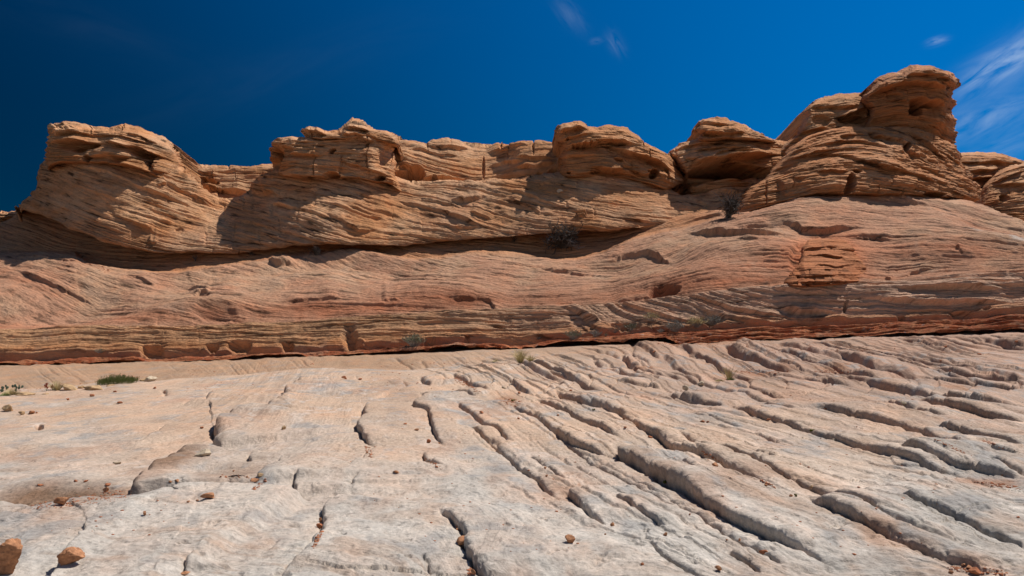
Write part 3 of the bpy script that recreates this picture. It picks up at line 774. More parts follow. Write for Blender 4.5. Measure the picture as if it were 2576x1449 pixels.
# ------------------------------------------------------------------ lower dome and benches
def build_bench():
    top = join_lines(('D', [(-500, 600), (-60, 572), (0, 560), (25, 547), (48, 531), (75, 522), (100, 516), (140, 520), (200, 535), (300, 580), (400, 600), (700, 605), (1000, 595), (1300, 572), (1500, 555), (1700, 545), (1790, 535), (1850, 534)]),
                     ('z7', [(600, 170), (800, 100), (1000, 60), (1200, 55), (1500, 60), (1700, 65), (1900, 85), (2100, 110), (2200, 130), (2300, 165), (2400, 205), (2512, 245)]), ('D', [(2700, 590), (3000, 660)]))
    bot = [(x, y + 4) for x, y in G_LIP]
    seam = line_interp('D', join_lines(('D', [(-500, 900)]), ('z5', [(0, 870), (600, 850), (1000, 850), (1500, 835), (1900, 830), (2300, 815), (2576, 800)]), ('z6', [(300, 775), (900, 755), (1300, 740), (1700, 710), (2100, 690), (2576, 660)]), ('z7', [(300, 1010), (900, 990), (1300, 985), (1700, 965), (2100, 940), (2512, 905)]), ('D', [(3000, 775)])))
    toe = line_interp('D', join_lines(('D', [(-500, 850)]), ('z5', [(0, 700), (700, 670), (1300, 655), (1900, 630), (2576, 600)]), ('z6', [(500, 560), (1000, 545), (1500, 520), (1900, 500), (2300, 460), (2576, 445)]), ('z7', [(400, 770), (900, 730), (1400, 720), (1900, 680), (2512, 650)]), ('D', [(3000, 680)])))
    crest = line_interp('D', join_lines(('D', [(-500, 640), (0, 642), (190, 642), (215, 662), (270, 678), (350, 686), (450, 690), (560, 672), (700, 650), (800, 640), (862, 632), (900, 633), (960, 645), (1040, 657), (1130, 652), (1180, 643), (1260, 640), (1330, 642), (1395, 655), (1450, 655), (1520, 640), (1600, 612), (1700, 585), (1800, 560), (1850, 548), (1950, 515), (2060, 490), (2200, 487), (2400, 494), (2576, 548), (3000, 650)])))
    seam0 = seam
    seam = lambda x: seam0(x) - 7 + 4 * vn1(x / 55.0, 71)
    def depth(px, py):
        lipY = 24.2; s, t, c = seam(px), toe(px), crest(px)
        lip = np.interp(px, *np.array(bot).T)
        y = np.where(py > s, lipY + 0.8 * (lip - py) / np.maximum(lip - s, 3), 0)
        y1 = 25.0 + 1.3 * np.clip((s - py) / np.maximum(s - t, 3), 0, 1) ** 0.8
        ks = np.interp(px, [0, 300, 900, 1400, 2000, 2300, 2576], [0.040, 0.040, 0.042, 0.042, 0.034, 0.034, 0.034])
        y2 = 26.3 + ks * np.maximum(t - py, 0) ** 1.0 * (0.75 + 0.35 * np.clip((t - py) / np.maximum(t - c, 10), 0, 1.0))
        y = np.where(py > s, y, np.where(py > t, y1, y2))
        yc = 26.3 + ks * np.maximum(t - c, 0) * 1.1
        lm = 1 - sst(1750, 1900, px)
        over = np.maximum(c - py, 0)
        y = np.where(py < c, y * (1 - lm) + lm * (yc + 0.030 * over + 1.5 * sst(0, 10, over)), y)
        return y
    B = contours((-20, 'z5', [(300, 170), (700, 260), (1100, 370), (1400, 440), (1900, 530)]), (25, 'z5', [(100, 230), (350, 320), (700, 410), (1000, 500), (1400, 580)]),
                 (55, 'z5', [(0, 380), (300, 480), (600, 560), (900, 620), (1500, 650)]), (-60, 'z5', [(1900, 120), (2300, 230), (2576, 290)]), (-40, 'z5', [(1400, 330), (1800, 400), (2200, 470)]),
                 (95, 'z5', [(0, 690), (700, 665), (1300, 650), (1900, 625), (2576, 600)]), (150, 'z5', [(0, 840), (700, 800), (1900, 770), (2576, 740)]),
                 (-35, 'z6', [(0, 100), (300, 200), (700, 300), (1200, 380), (1700, 400), (2200, 350), (2576, 260)]), (-75, 'z6', [(300, 90), (700, 180), (1200, 240), (1800, 240), (2200, 200), (2576, 110)]),
                 (40, 'z6', [(0, 470), (500, 470), (1000, 530), (1500, 530), (2000, 490), (2400, 440)]), (110, 'z6', [(0, 640), (800, 620), (1500, 620)]), (150, 'z6', [(0, 740), (800, 720), (1500, 700)]),
                 (-90, 'z7', [(0, 320), (300, 225), (700, 145), (1100, 115), (1600, 140), (2000, 200), (2512, 310)]), (-50, 'z7', [(0, 450), (400, 330), (900, 250), (1300, 300), (1700, 370), (2512, 430)]),
                 (20, 'z7', [(0, 650), (500, 560), (900, 540), (1400, 560), (2000, 570), (2512, 590)]), (75, 'z7', [(600, 750), (1200, 730), (2000, 700), (2512, 660)]), (150, 'z7', [(0, 1010), (1000, 980), (1800, 950), (2512, 880)]),
                 (-100, 'z1', [(0, 1050), (300, 1150), (700, 1250)]))
    # curled cross-bedding of the pale bench at the right
    Bc = contours((0, 'z6', [(1700, 540), (1830, 600), (1900, 680), (2100, 700)]), (20, 'z6', [(1850, 520), (1960, 590), (2060, 640), (2300, 660)]), (40, 'z6', [(2000, 500), (2120, 560), (2250, 600), (2500, 640)]),
                  (60, 'z7', [(200, 800), (400, 850), (620, 880), (900, 905), (1200, 905)]), (80, 'z7', [(350, 780), (600, 830), (900, 850), (1200, 855)]), (95, 'z7', [(640, 760), (900, 800), (1130, 800), (1300, 830), (1700, 850), (2400, 850)]),
                  (115, 'z7', [(1140, 760), (1500, 780), (2000, 780), (2500, 740)]), (130, 'z7', [(1500, 730), (2000, 700), (2500, 680)]), (45, 'z7', [(1300, 930), (1800, 920), (2512, 890)]))
    def relief(PX, PY, P, Bf):
        s, t, c = seam(PX), toe(PX), crest(PX)
        cur = sst(t - 2, t + 4, PY) * sst(s + 2, s - 8, PY) * sst(1380, 1480, PX)
        r = strata(Bf, PX, PY, P, 101, .08, .065, .05, 34, 9, 4.5, joint=.2) * (1 - cur)
        al = PX
        wv = 3 * fbm(PX / 50.0, PY / 30.0, oct=3, seed=5)
        Bq = Bc(PX, PY)
        p1, n1 = beds((Bq + wv) / 11.0, al, 61, .3, 1 / 130.0); p2, n2 = beds((Bq + wv) / 4.6, al, 62, .35, 1 / 60.0)
        r += cur * (.26 * (p1 - .5) - .22 * n1 + .09 * (p2 - .5) - .07 * n2)
        tb = sst(t - 2, t + 4, PY) * sst(s + 2, s - 8, PY) * (1 - cur)
        p3, n3 = beds((PY - t) / 6.5 + .4 * fbm(PX / 120, PY / 30, oct=2, seed=8), PX, 64, .35, 1 / 200.0)
        r += tb * (.10 * (p3 - .5) - .09 * n3)
        r += general(P, 33, 0.16, 0.35) + 0.75 * fbm(P[..., 0] * .16, P[..., 2] * .30, P[..., 1] * .1, oct=2, seed=36) * sst(t, t - 50, PY) * sst(c - 4, c + 30, PY) + 0.035 * fbm(P[..., 0] * 3, P[..., 1] * 3, P[..., 2] * 5, oct=3, seed=34)
        # top edge of the toe steps forward; foot of it is undercut along the red seam
        r += 0.22 * sst(t - 5, t + 3, PY) * sst(t + 60, t + 5, PY)
        nd = 0.5 + 0.6 * vn1(PX / 60.0, 44)
        r -= 0.34 * nd * sst(s - 7 * nd, s - 1, PY) * sst(s + 16, s + 2, PY)
        # red shelf, thin broken plates
        sh = sst(s - 1, s + 3, PY)
        p4, n4 = beds((PY - s) / 4.5 + .8 * fbm(PX / 70, PY / 12, oct=3, seed=9), PX, 66, .3, 1 / 45.0)
        r += sh * (.16 * (p4 - .5) - .12 * n4)
        for a in (('z5', 1130, 815, 85, 30, .5), ('z5', 1580, 795, 45, 22, .5), ('z5', 1790, 795, 100, 40, .45), ('z5', 565, 845, 26, 12, .4), ('z5', 690, 838, 60, 13, .5), ('z5', 2130, 785, 55, 26, .5), 
                  ('z6', 65, 730, 55, 65, .5), ('z6', 140, 755, 38, 20, -.25), ('z6', 660, 738, 45, 14, .5), ('z6', 935, 725, 20, 12, .4), ('z6', 1180, 652, 45, 8, .3), ('z6', 2130, 640, 110, 30, .5), ('z6', 1850, 610, 60, 24, .3),
                  ('z7', 2060, 915, 75, 16, .4), ('z7', 1620, 938, 34, 16, .4), ('z7', 1840, 943, 24, 9, .3), ('z7', 1215, 870, 14, 34, .4), ('z7', 250, 960, 90, 40, .35),
                  ('z7', 2240, 885, 30, 16, .3), ('z7', 968, 716, 26, 10, .4)):
            a = list(a); a[5] *= .62; r += dent(PX, PY, *a, 0, .6, .4)
        r += dent(PX, PY, 'z6', 2400, 405, 115, 34, .45, -8)           # red alcove
        r += dent(PX, PY, 'z7', 870, 520, 60, 110, .22, 15, .5, .3)
        for a in (([(0, 340), (530, 375), (600, 380), (720, 352), (880, 340), (920, 350)], .30), ([(720, 240), (860, 270), (900, 295), (1060, 308), (1200, 300), (1380, 295)], .30), ([(1220, 352), (1460, 372), (1580, 392)], .16),
                  ([(1310, 62), (1550, 70), (1700, 120), (1850, 140)], .2), ([(1340, 90), (1560, 100), (1720, 125)], .16), ([(380, 440), (650, 425), (900, 400)], .10), ([(1640, 640), (1700, 590), (1800, 565), (1900, 555)], .10),
                  ([(2000, 445), (2050, 480), (2080, 495)], .10), ([(1500, 650), (1560, 670)], .08), ([(1490, 745), (1600, 770), (1850, 760), (2400, 775)], .25), ([(640, 760), (900, 800), (1140, 800)], .2), ([(1140, 780), (1330, 830), (1700, 850), (2240, 850), (2512, 840)], .22),
                  ([(700, 880), (900, 905), (1200, 905)], .25), ([(0, 290), (200, 235), (500, 150), (800, 110), (1100, 120)], .14), ([(230, 390), (420, 330), (560, 290), (700, 270)], .16)):
            r += ledge(PX, PY, 'z7', a[0], a[1], 26, 14)
        # the arched hollow right of centre
        r += ledge(PX, PY, 'z6', [(1930, 160), (2050, 125), (2150, 105), (2270, 90), (2350, 110), (2420, 150), (2470, 190)], .32, 45, 45)
        r += ledge(PX, PY, 'z6', [(1400, 190), (1600, 215), (1800, 236), (2100, 232)], .10, 30, 10) + ledge(PX, PY, 'z6', [(300, 470), (370, 465), (440, 478)], .12, 20, 10)
        r += ledge(PX, PY, 'z6', [(800, 480), (1000, 470), (1100, 475), (1180, 560)], .14, 30, 10) + ledge(PX, PY, 'z6', [(2000, 470), (2150, 450), (2400, 430)], .12, 30, 10)
        r += ledge(PX, PY, 'z5', [(2100, 480), (2300, 460), (2450, 460), (2576, 470)], .14, 30, 10) + ledge(PX, PY, 'z5', [(1430, 430), (1500, 395), (1570, 400)], .18, 30, 12)
        r += dent(PX, PY, 'z5', 1500, 440, 75, 45, .08) + ledge(PX, PY, 'z5', [(940, 262), (1050, 290), (1160, 330)], .16, 20, 8) + ledge(PX, PY, 'z5', [(1320, 315), (1600, 370), (1800, 420)], .10, 20, 8)
        r += ledge(PX, PY, 'z5', [(80, 230), (250, 300), (420, 350), (560, 380), (720, 430)], .16, 30, 10) + ledge(PX, PY, 'z5', [(0, 155), (300, 160), (640, 178)], .14, 15, 8) + ledge(PX, PY, 'z5', [(1980, 130), (2050, 170), (2210, 150)], .25, 15, 10)
        r += dent(PX, PY, 'z5', 1600, 560, 170, 45, .12)
        # rounded lips over the recess
        return r
    def colour(PX, PY, P, Bf):
        s, t, c = seam(PX), toe(PX), crest(PX)
        n = fbm(PX / 140.0, PY / 60.0, oct=5, seed=91); nb = fbm(PX / 300.0, Bf / 14.0, oct=4, seed=92); nf = fbm(PX / 20.0, PY / 16.0, oct=4, seed=95)
        col = lerp3(PINK, BUFF, sst(-.3, .4, n + .6 * nb))
        # red bands above the toe
        band = np.exp(-((PY - (t - 26)) / 20.0) ** 2)
        amt = np.interp(PX, [-200, 0, 350, 550, 900, 1100, 1450, 1700, 2576], [.8, .8, .6, .35, .9, .9, .45, .8, .25])
        m = np.clip(band * amt * (1.0 + 1.2 * nb + .6 * n), 0, 1)
        m = np.maximum(m, np.clip(blob(PX, PY, 'z7', 1900, 470, 700, 60, .85, 3) * (1 + nb) * .8, 0, 1))
        m = np.maximum(m, np.clip(blob(PX, PY, 'z7', 500, 620, 420, 90, .9, -8) * (1 + nb), 0, 1))
        m = np.maximum(m, np.clip(blob(PX, PY, 'z7', 2350, 340, 260, 40, .6, 15), 0, 1))
        m = np.maximum(m, np.clip(blob(PX, PY, 'z5', 250, 330, 320, 40, .4, 15), 0, 1))
        col = col * (1 - m[..., None]) + np.array((0.42, 0.205, 0.125)) * m[..., None]
        # dark rusty stains
        for a in (('z5', 1600, 560, 180, 40), ('z5', 2300, 500, 220, 50), ('z6', 950, 480, 200, 30), ('z6', 2400, 400, 120, 45)):
            k = np.clip(blob(PX, PY, *a, 1.5) + .6 * nf - .35, 0, 1)[..., None] * .7
            col = col * (1 - k) + np.array((.24, .105, .06)) * k
        al = np.clip(blob(PX, PY, 'z7', 1080, 520, 260, 190, 1.6), 0, 1)[..., None] * .9
        col = col * (1 - al) + np.array((.60, .24, .115)) * al
        # pale toe beds
        tb = (sst(t - 3, t + 5, PY) * sst(s + 2, s - 12, PY))[..., None]
        tc = lerp3((.50, .33, .20), (.57, .43, .34), sst(800, 1900, PX)) * (1.12 + .35 * nb[..., None])
        tc = tc * (1 - (sst(-30, -4, PY - s) * .75)[..., None]) + np.array(ORANGE) * (sst(-30, -4, PY - s) * .75)[..., None]
        col = col * (1 - tb) + tc * tb
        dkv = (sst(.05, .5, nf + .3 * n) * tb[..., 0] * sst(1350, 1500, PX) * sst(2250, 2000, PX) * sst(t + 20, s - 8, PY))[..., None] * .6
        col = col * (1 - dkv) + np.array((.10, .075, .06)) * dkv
        sh = sst(s - 6, s + 3, PY)[..., None]
        rc = lerp3((.36, .13, .065), (.46, .22, .12), sst(-.3, .4, nf))
        col = col * (1 - sh) + rc * sh
        wh = (sst(.42, .6, fbm(PX / 9.0, PY / 3.0, oct=3, seed=98)) * sh[..., 0])[..., None] * .6
        col = col * (1 - wh) + np.array((.5, .48, .48)) * wh
        # recess floor under the big overhang: orange sand
        rf = (sst(c + 2, c - 8, PY) * (1 - sst(1750, 1850, PX)))[..., None] * .7
        col = col * (1 - rf) + np.array((.45, .25, .13)) * rf
        gp = sst(.2, .6, n + .5 * nf)[..., None] * .35
        col = col * (1 - gp) + np.array((.42, .34, .28)) * gp
        for a in (('z7', 2150, 360, 60, 12), ('z7', 2440, 410, 90, 16)):
            k = np.clip(blob(PX, PY, *a, 1.3, 15) + .5 * nf - .3, 0, 1)[..., None]
            col = col * (1 - k) + np.array((.55, .54, .52)) * k
        return np.clip(col * np.array((.95, .78, .665)), .02, .8)
    mat = rock_material('dome_sandstone', bedscale=0.20, bump=1.0, streak=0.50, grain=9.0, lines=0.65, bd=.24)
    o = sheet('hillside', 0, 2576, 1120, top, bot, 420, depth, relief, colour, mat, B, R=10, Dr=1.0, seed=3)
    tag(o, kind='structure')
build_bench()

# ------------------------------------------------------------------ upper slope with the big overhang at its foot
def upper_colour(seed, warm=0.0, redb=0.0):
    def colour(PX, PY, P, Bf):
        n = fbm(PX / 120.0, PY / 70.0, oct=5, seed=seed); nb = fbm(PX / 260.0, Bf / 10.0, oct=4, seed=seed + 1); nf = fbm(PX / 16.0, PY / 13.0, oct=4, seed=seed + 2)
        col = lerp3((.48, .265, .135), (.58, .39, .25), sst(-.35, .35, n + .5 * nb - warm))
        k = sst(.1, .55, nf + nb * .6)[..., None] * .4
        col = col * (1 - k) + np.array((.40, .22, .11)) * k
        if redb:
            col = col * (1 - redb) + np.array((.43, .175, .09)) * redb
        v = sst(.35, .6, fbm(PX / 26.0, PY / 60.0, oct=4, seed=seed + 4))[..., None] * .35
        col = col * (1 - v) + np.array((.20, .13, .09)) * v
        return np.clip(col * np.array((1.0, .85, .73)), .02, .8)
    return colour

MAT_UP = rock_material('buff_sandstone', bedscale=0.19, bump=1.0, streak=0.60, grain=7.0, lines=0.75, bd=.30)
MAT_OR = rock_material('orange_sandstone', bedscale=0.17, bump=1.0, streak=0.55, grain=7.0, lines=0.7, bd=.30)

B_MID = contours((0, 'z1', [(500, 480), (900, 600), (1300, 740), (1700, 860), (2100, 1000), (2452, 1120)]), (-50, 'z1', [(900, 480), (1200, 570), (1600, 720), (1850, 800)]), (60, 'z1', [(350, 740), (700, 860), (1100, 1010), (1600, 1130), (2452, 1230)]),
                 (110, 'z1', [(200, 850), (500, 960), (900, 1110), (1300, 1220), (1900, 1250)]), (-20, 'z2', [(400, 740), (800, 850), (1100, 950), (1500, 1080), (2000, 1150)]), (-70, 'z2', [(900, 650), (1250, 760), (1600, 900), (2050, 1030), (2452, 1090)]),
                 (-110, 'z2', [(1300, 740), (1800, 830), (2200, 930), (2452, 990)]), (40, 'z2', [(300, 1000), (700, 1130), (1000, 1190), (1600, 1180)]), (-120, 'z3', [(0, 700), (400, 800), (800, 900), (1200, 960), (1700, 960)]),
                 (-80, 'z3', [(0, 850), (400, 920), (800, 1000), (1300, 1020)]), (-150, 'z3', [(500, 640), (1000, 740), (1500, 800), (1800, 880)]), (-175, 'z3', [(1400, 740), (1700, 720), (2100, 650)]), (-40, 'z3', [(0, 1020), (300, 1060), (800, 1060)]))
def build_mid():
    top = join_lines(('z1', [(-60, 905), (100, 885), (150, 868), (165, 830), (180, 795), (250, 750), (285, 690), (305, 620), (318, 550), (345, 470), (380, 440), (500, 430), (900, 430), (1300, 480), (1500, 505), (1540, 520), (1620, 600), (1700, 690), (1830, 770), (1950, 770), (2030, 745), (2095, 700), (2115, 630), (2180, 580), (2260, 545)]),
                     ('z2', [(290, 520), (700, 560), (1200, 570), (1320, 600), (1430, 628), (1600, 625), (1750, 605), (2000, 632), (2200, 620), (2400, 600)]), ('z3', [(230, 570), (440, 560), (800, 560), (1200, 610), (1380, 690), (1460, 745), (1600, 742), (1700, 700), (1900, 630), (2150, 592), (2250, 590)]), ('D', [(2050, 480), (2300, 500)]))
    bot = join_lines(('z1', [(-60, 900), (120, 900), (165, 885), (340, 945), (460, 995), (600, 1075), (850, 1155), (1000, 1195), (1150, 1230), (1400, 1255), (1900, 1258), (2150, 1235), (2452, 1195)]),
                     ('z2', [(900, 1198), (1350, 1195), (1650, 1165), (2000, 1140), (2452, 1110)]), ('z3', [(250, 1105), (500, 1085), (700, 1070), (1000, 1050), (1300, 1040), (1500, 1000), (1700, 960), (1800, 930), (1950, 905)]), ('D', [(1900, 540), (2050, 510), (2300, 520)]))
    Dp = rbf([(48, 530, 37.5), (60, 510, 37.5), (110, 420, 38), (150, 560, 35), (200, 600, 34.2), (200, 430, 35.7), (300, 430, 35.7), (300, 620, 33.8), (300, 520, 34.6), (420, 450, 36.4), (420, 560, 35.2), (480, 440, 38.2),
              (420, 640, 34), (560, 520, 38), (560, 640, 34.6), (560, 570, 36.3), (620, 480, 39), (680, 440, 38.2), (700, 640, 34.6), (700, 560, 35.7), (700, 500, 37.0), (850, 620, 33.6), (850, 540, 35.0), (850, 500, 35.8), (850, 460, 37.1), (760, 460, 37.1), (940, 470, 37.3), (1000, 630, 34.2), (1000, 560, 36.0), (1000, 480, 38.0), (1000, 450, 38.6),
              (1150, 620, 34.2), (1150, 540, 36.2), (1150, 470, 38.7), (1300, 600, 33.9), (1300, 530, 35.5), (1300, 460, 37.6), (1450, 590, 33.5), (1450, 520, 34.9), (1450, 480, 35.8), (1450, 450, 36.9), (1600, 580, 34.2), (1600, 520, 35.5), (1600, 470, 37.1), (1750, 570, 35.6), (1750, 510, 38), (1750, 490, 38.8), (1850, 540, 36.5), (1900, 480, 38.5), (2050, 500, 38)])
    botf = line_interp('D', bot)
    def depth(px, py):
        b = botf(px)
        return Dp(px, py) + 1.4 * np.exp(-np.maximum(b - py, 0) / 7.0) * 0.6
    def relief(PX, PY, P, Bf):
        b = botf(PX)
        r = strata(Bf, PX, PY, P, 201, .13, .15, .10, 26, 9, 4.5, 1 / 110.0, warp=2.0, joint=.6)
        smooth = blob(PX, PY, 'z1', 500, 780, 330, 260, .75)      # polished shaded face at the left
        r = r * (1 - smooth) + general(P, 43, 0.25, 0.3)
        r += 0.04 * fbm(P[..., 0] * 2.5, P[..., 1] * 2.5, P[..., 2] * 4, oct=3, seed=44)
        # thick flakes that hang on the left face
        for a in (('z1', [(930, 900), (1050, 940), (1180, 1000), (1310, 1065)], .22), ('z1', [(700, 920), (850, 990), (1060, 1070)], .16), ('z1', [(780, 700), (880, 780), (960, 900)], .12), ('z1', [(1230, 1130), (1320, 1140)], .12),
                  ('z1', [(1300, 580), (1500, 690), (1700, 800), (1800, 840)], .22), ('z1', [(560, 480), (900, 560), (1250, 700), (1500, 800)], .14), ('z1', [(1310, 665), (1400, 650)], .2), ('z1', [(1200, 760), (1400, 860), (1700, 960)], .10),
                  ('z2', [(170, 720), (250, 700), (310, 730)], .35), ('z2', [(230, 820), (340, 820), (450, 860)], .22), ('z2', [(560, 690), (620, 690), (720, 640)], .10), ('z2', [(860, 820), (1000, 860), (1250, 960)], .12),
                  ('z2', [(700, 880), (850, 960), (1000, 1040), (1180, 1040)], .16), ('z2', [(1250, 770), (1500, 830), (1780, 920), (2070, 1035)], .22), ('z2', [(1480, 780), (1650, 810), (1860, 850)], .16), ('z2', [(1750, 800), (1950, 800), (2080, 745)], .25),
                  ('z2', [(1900, 900), (2120, 945)], .16), ('z2', [(1560, 960), (1800, 1020), (2050, 1000)], .16), ('z2', [(380, 1120), (560, 1150), (800, 1140), (960, 1150)], .14),
                  ('z3', [(0, 710), (200, 760), (420, 830), (620, 880)], .12), ('z3', [(0, 770), (150, 830), (300, 880)], .12), ('z3', [(1440, 740), (1600, 790), (1740, 870)], .15), ('z3', [(1620, 730), (1800, 700), (2000, 710)], .2), ('z3', [(250, 660), (340, 640), (390, 650)], .14)):
            r += ledge(PX, PY, a[0], a[1], a[2], 22, 9, .15, .7, 4)
        for a in (('z3', 640, 1080, 60, 40, .9), ('z1', 1500, 1030, 40, 20, .1), ('z3', 1250, 1000, 160, 30, .35), ('z2', 1290, 1180, 80, 18, .4), ('z1', 500, 900, 80, 60, .15), ('z2', 280, 1110, 40, 25, .12),):
            r += dent(PX, PY, *a)
        r *= sst(42, 100, PX)
        # lip of the overhang rolls under
        r -= 0.5 * np.exp(-np.maximum(b - PY, 0) / 4.0)
        return r
    uc = upper_colour(301)
    def colour(PX, PY, P, Bf):
        c = uc(PX, PY, P, Bf); b = botf(PX)
        g = (sst(400, 600, PY) * .30 * sst(-.4, .5, fbm(PX / 150, PY / 90, oct=3, seed=7)))[..., None]
        c = c * (1 - g) + np.array((.40, .30, .235)) * g
        o = (np.exp(-np.maximum(b - PY, 0) / 26.0) * .6)[..., None]
        return c * (1 - o) + np.array((.46, .23, .11)) * o
    o = sheet('cliff', 40, 1960, 900, top, bot, 300, depth, relief, colour, MAT_UP, B_MID, R=10, Dr=0.9, margin=0, seed=5,
              back=((.3, .02), (1, .1), (2.5, .3), (4, .9)))
    tag(o, kind='structure')
    # the overhang is a solid mass: close it underneath
build_mid()

# rear cliff walls between the blocks
def build_wall(top, bot, x0, x1, nx, ny, Dpts, B, led, dents, seed, warm=0.0, a=(.2, .12, .05), Dr=1.0, R=12):
    Dp = rbf(Dpts)
    def relief(PX, PY, P, Bf):
        r = strata(Bf, PX, PY, P, seed, a[0], a[1], a[2], 24, 9, 4.5, 1 / 110.0) + general(P, seed + 3, .25, .35)
        for l in led: r += ledge(PX, PY, l[0], l[1], l[2], 22, 10, .12, .7, 3, seed)
        for d in dents: d = list(d); d[5] *= 1.7; r += dent(PX, PY, *d, *([0] if len(d) < 7 else []), .22)
        return r
    o = sheet('cliff', x0, x1, nx, top, bot, ny, Dp, relief, upper_colour(seed + 9, warm), MAT_UP, B, R=R, Dr=Dr, margin=0, seed=seed, topnoise=2.5)
    tag(o, kind='structure')
    return o

build_wall(join_lines(('z1', [(1380, 560), (1480, 525), (1545, 495), (1600, 484), (1650, 480), (1750, 489), (1850, 497), (1930, 510), (1990, 513), (2080, 505), (2180, 492), (2280, 480), (2400, 470)])), join_lines(('z1', [(1380, 900), (2400, 900)])), 416, 722, 230, 150,
           [(420, 430, 42), (500, 430, 42.5), (600, 425, 43), (700, 420, 43), (480, 500, 41.2), (560, 490, 41.6), (660, 490, 41.6), (500, 540, 40.5), (650, 540, 40.5)],
           contours((0, 'z1', [(1550, 500), (1900, 570), (2250, 560)]), (30, 'z1', [(1560, 570), (1850, 650), (2150, 650)]), (60, 'z1', [(1650, 690), (2000, 715)])),
           [('z1', [(1620, 700), (1750, 705), (2000, 715), (2090, 700)], .45), ('z1', [(1600, 580), (1720, 600), (1830, 620)], .1), ('z1', [(1700, 560), (1900, 545), (2050, 540)], .15), ('z1', [(1540, 530), (1700, 560), (1850, 590)], .15)],
           [('z1', 1720, 635, 105, 38, 1.0)], 401)

B_W2 = contours((0, 'z2', [(1250, 330), (1500, 390), (1800, 450), (2030, 510)]), (-25, 'z2', [(1400, 290), (1700, 330), (2050, 400)]), (30, 'z2', [(1350, 440), (1700, 530), (2030, 590)]), (0, 'z2', [(2080, 510), (2250, 470), (2452, 400)]), (-25, 'z2', [(2100, 420), (2300, 360), (2452, 320)]),
                 (30, 'z2', [(2080, 600), (2300, 560), (2452, 520)]), (0, 'z3', [(0, 400), (200, 360), (430, 330)]), (30, 'z3', [(0, 520), (200, 480), (430, 440)]), (60, 'z3', [(0, 640), (400, 600)]))
build_wall(join_lines(('z2', [(1000, 200), (1160, 192), (1220, 206), (1290, 242), (1360, 270), (1450, 295), (1565, 312), (1575, 292), (1600, 273), (1680, 268), (1740, 261), (1800, 275), (1900, 300), (1980, 312), (2050, 325), (2150, 310), (2250, 314), (2350, 322), (2452, 303)]), ('z3', [(60, 322), (100, 322), (140, 310), (200, 300), (290, 290), (350, 290), (420, 292), (520, 300)])),
           join_lines(('z2', [(1000, 700), (1400, 700), (2000, 690)]), ('z3', [(0, 690), (520, 690)])), 905, 1430, 420, 190,
           [(905, 340, 40.5), (905, 450, 39.8), (1000, 360, 42), (1000, 440, 40.3), (1100, 370, 42.5), (1100, 450, 40.8), (1210, 370, 43.8), (1215, 450, 41.6), (1300, 370, 42.5), (1300, 450, 40.6), (1400, 360, 42), (1400, 440, 39.8), (1150, 410, 41.9), (1260, 410, 42.6)], B_W2,
           [('z2', [(1320, 500), (1450, 520), (1550, 540)], .35), ('z2', [(1430, 632), (1620, 610), (1750, 600), (1900, 625), (2030, 635)], .35), ('z2', [(1350, 380), (1500, 350), (1700, 400), (1900, 430)], .14), ('z2', [(1500, 310), (1700, 345), (1950, 350)], .22), ('z2', [(2050, 520), (2200, 470), (2400, 460)], .2), ('z3', [(60, 440), (200, 450), (420, 440)], .25), ('z3', [(60, 520), (250, 500), (430, 470)], .35),
            ('z2', [(2080, 400), (2250, 350), (2452, 345)], .16)],
           [('z2', 1420, 580, 120, 60, .9), ('z2', 1620, 612, 20, 26, .5), ('z2', 2036, 520, 12, 110, .12), ('z3', 270, 565, 35, 32, .9), ('z3', 390, 545, 50, 40, .9), ('z3', 150, 575, 12, 9, .4), ('z2', 1880, 632, 18, 14, .6), ('z2', 1480, 632, 12, 12, .5)], 431)
# low outcrop beyond the left flank and the rocks beyond the right flank are things, below

# ------------------------------------------------------------------ blocks and caps that sit on the slope
def make_block(name, label, cat, reg, left, right, top, bottom, Dpts, thick, B, led=(), dents=(), blobs=(), seed=1, mat=None, warm=0.0, redb=0.0, a=(.22, .14, .05), ls=(26, 10, 5), nu=260, nv=160, parent=None, part=None, **kw):
    a = (a[0] * .75, a[1] * 1.0, a[2] * 1.5)
    Dp = rbf(Dpts) if isinstance(Dpts, list) and len(Dpts) > 2 else (lambda x, y: x * 0 + Dpts[0] + (y - Dpts[1][0]) * Dpts[1][1])
    def relief(PX, PY, P, Bf):
        r = strata(Bf, PX, PY, P, seed, a[0], a[1], a[2], ls[0], ls[1], ls[2], 1 / 100.0) + general(P, seed + 3, .28, .4)
        r += 0.05 * fbm(P[..., 0] * 2.2, P[..., 1] * 2.2, P[..., 2] * 4, oct=3, seed=seed + 4)
        for l in led: r += ledge(PX, PY, l[0], l[1], l[2] * 1.35, l[3] if len(l) > 3 else 22, (l[4] if len(l) > 4 else 12) * 1.5, .12, 1.5, 3, seed)
        for d in dents: d = list(d); d[5] *= 1.7; r += dent(PX, PY, *d, *([0] if len(d) < 7 else []), .22)
        for b in blobs: r += blob(PX, PY, *b)
        return r
    f = lambda pts: tr(reg, pts)
    o = body(name, f(left), f(right), f(top), f(bottom), Dp, thick, relief, upper_colour(seed + 9, warm, redb), mat or MAT_UP, B, nu, nv, parent=parent, seed=seed, **kw)
    if label: tag(o, label, cat)
    return o

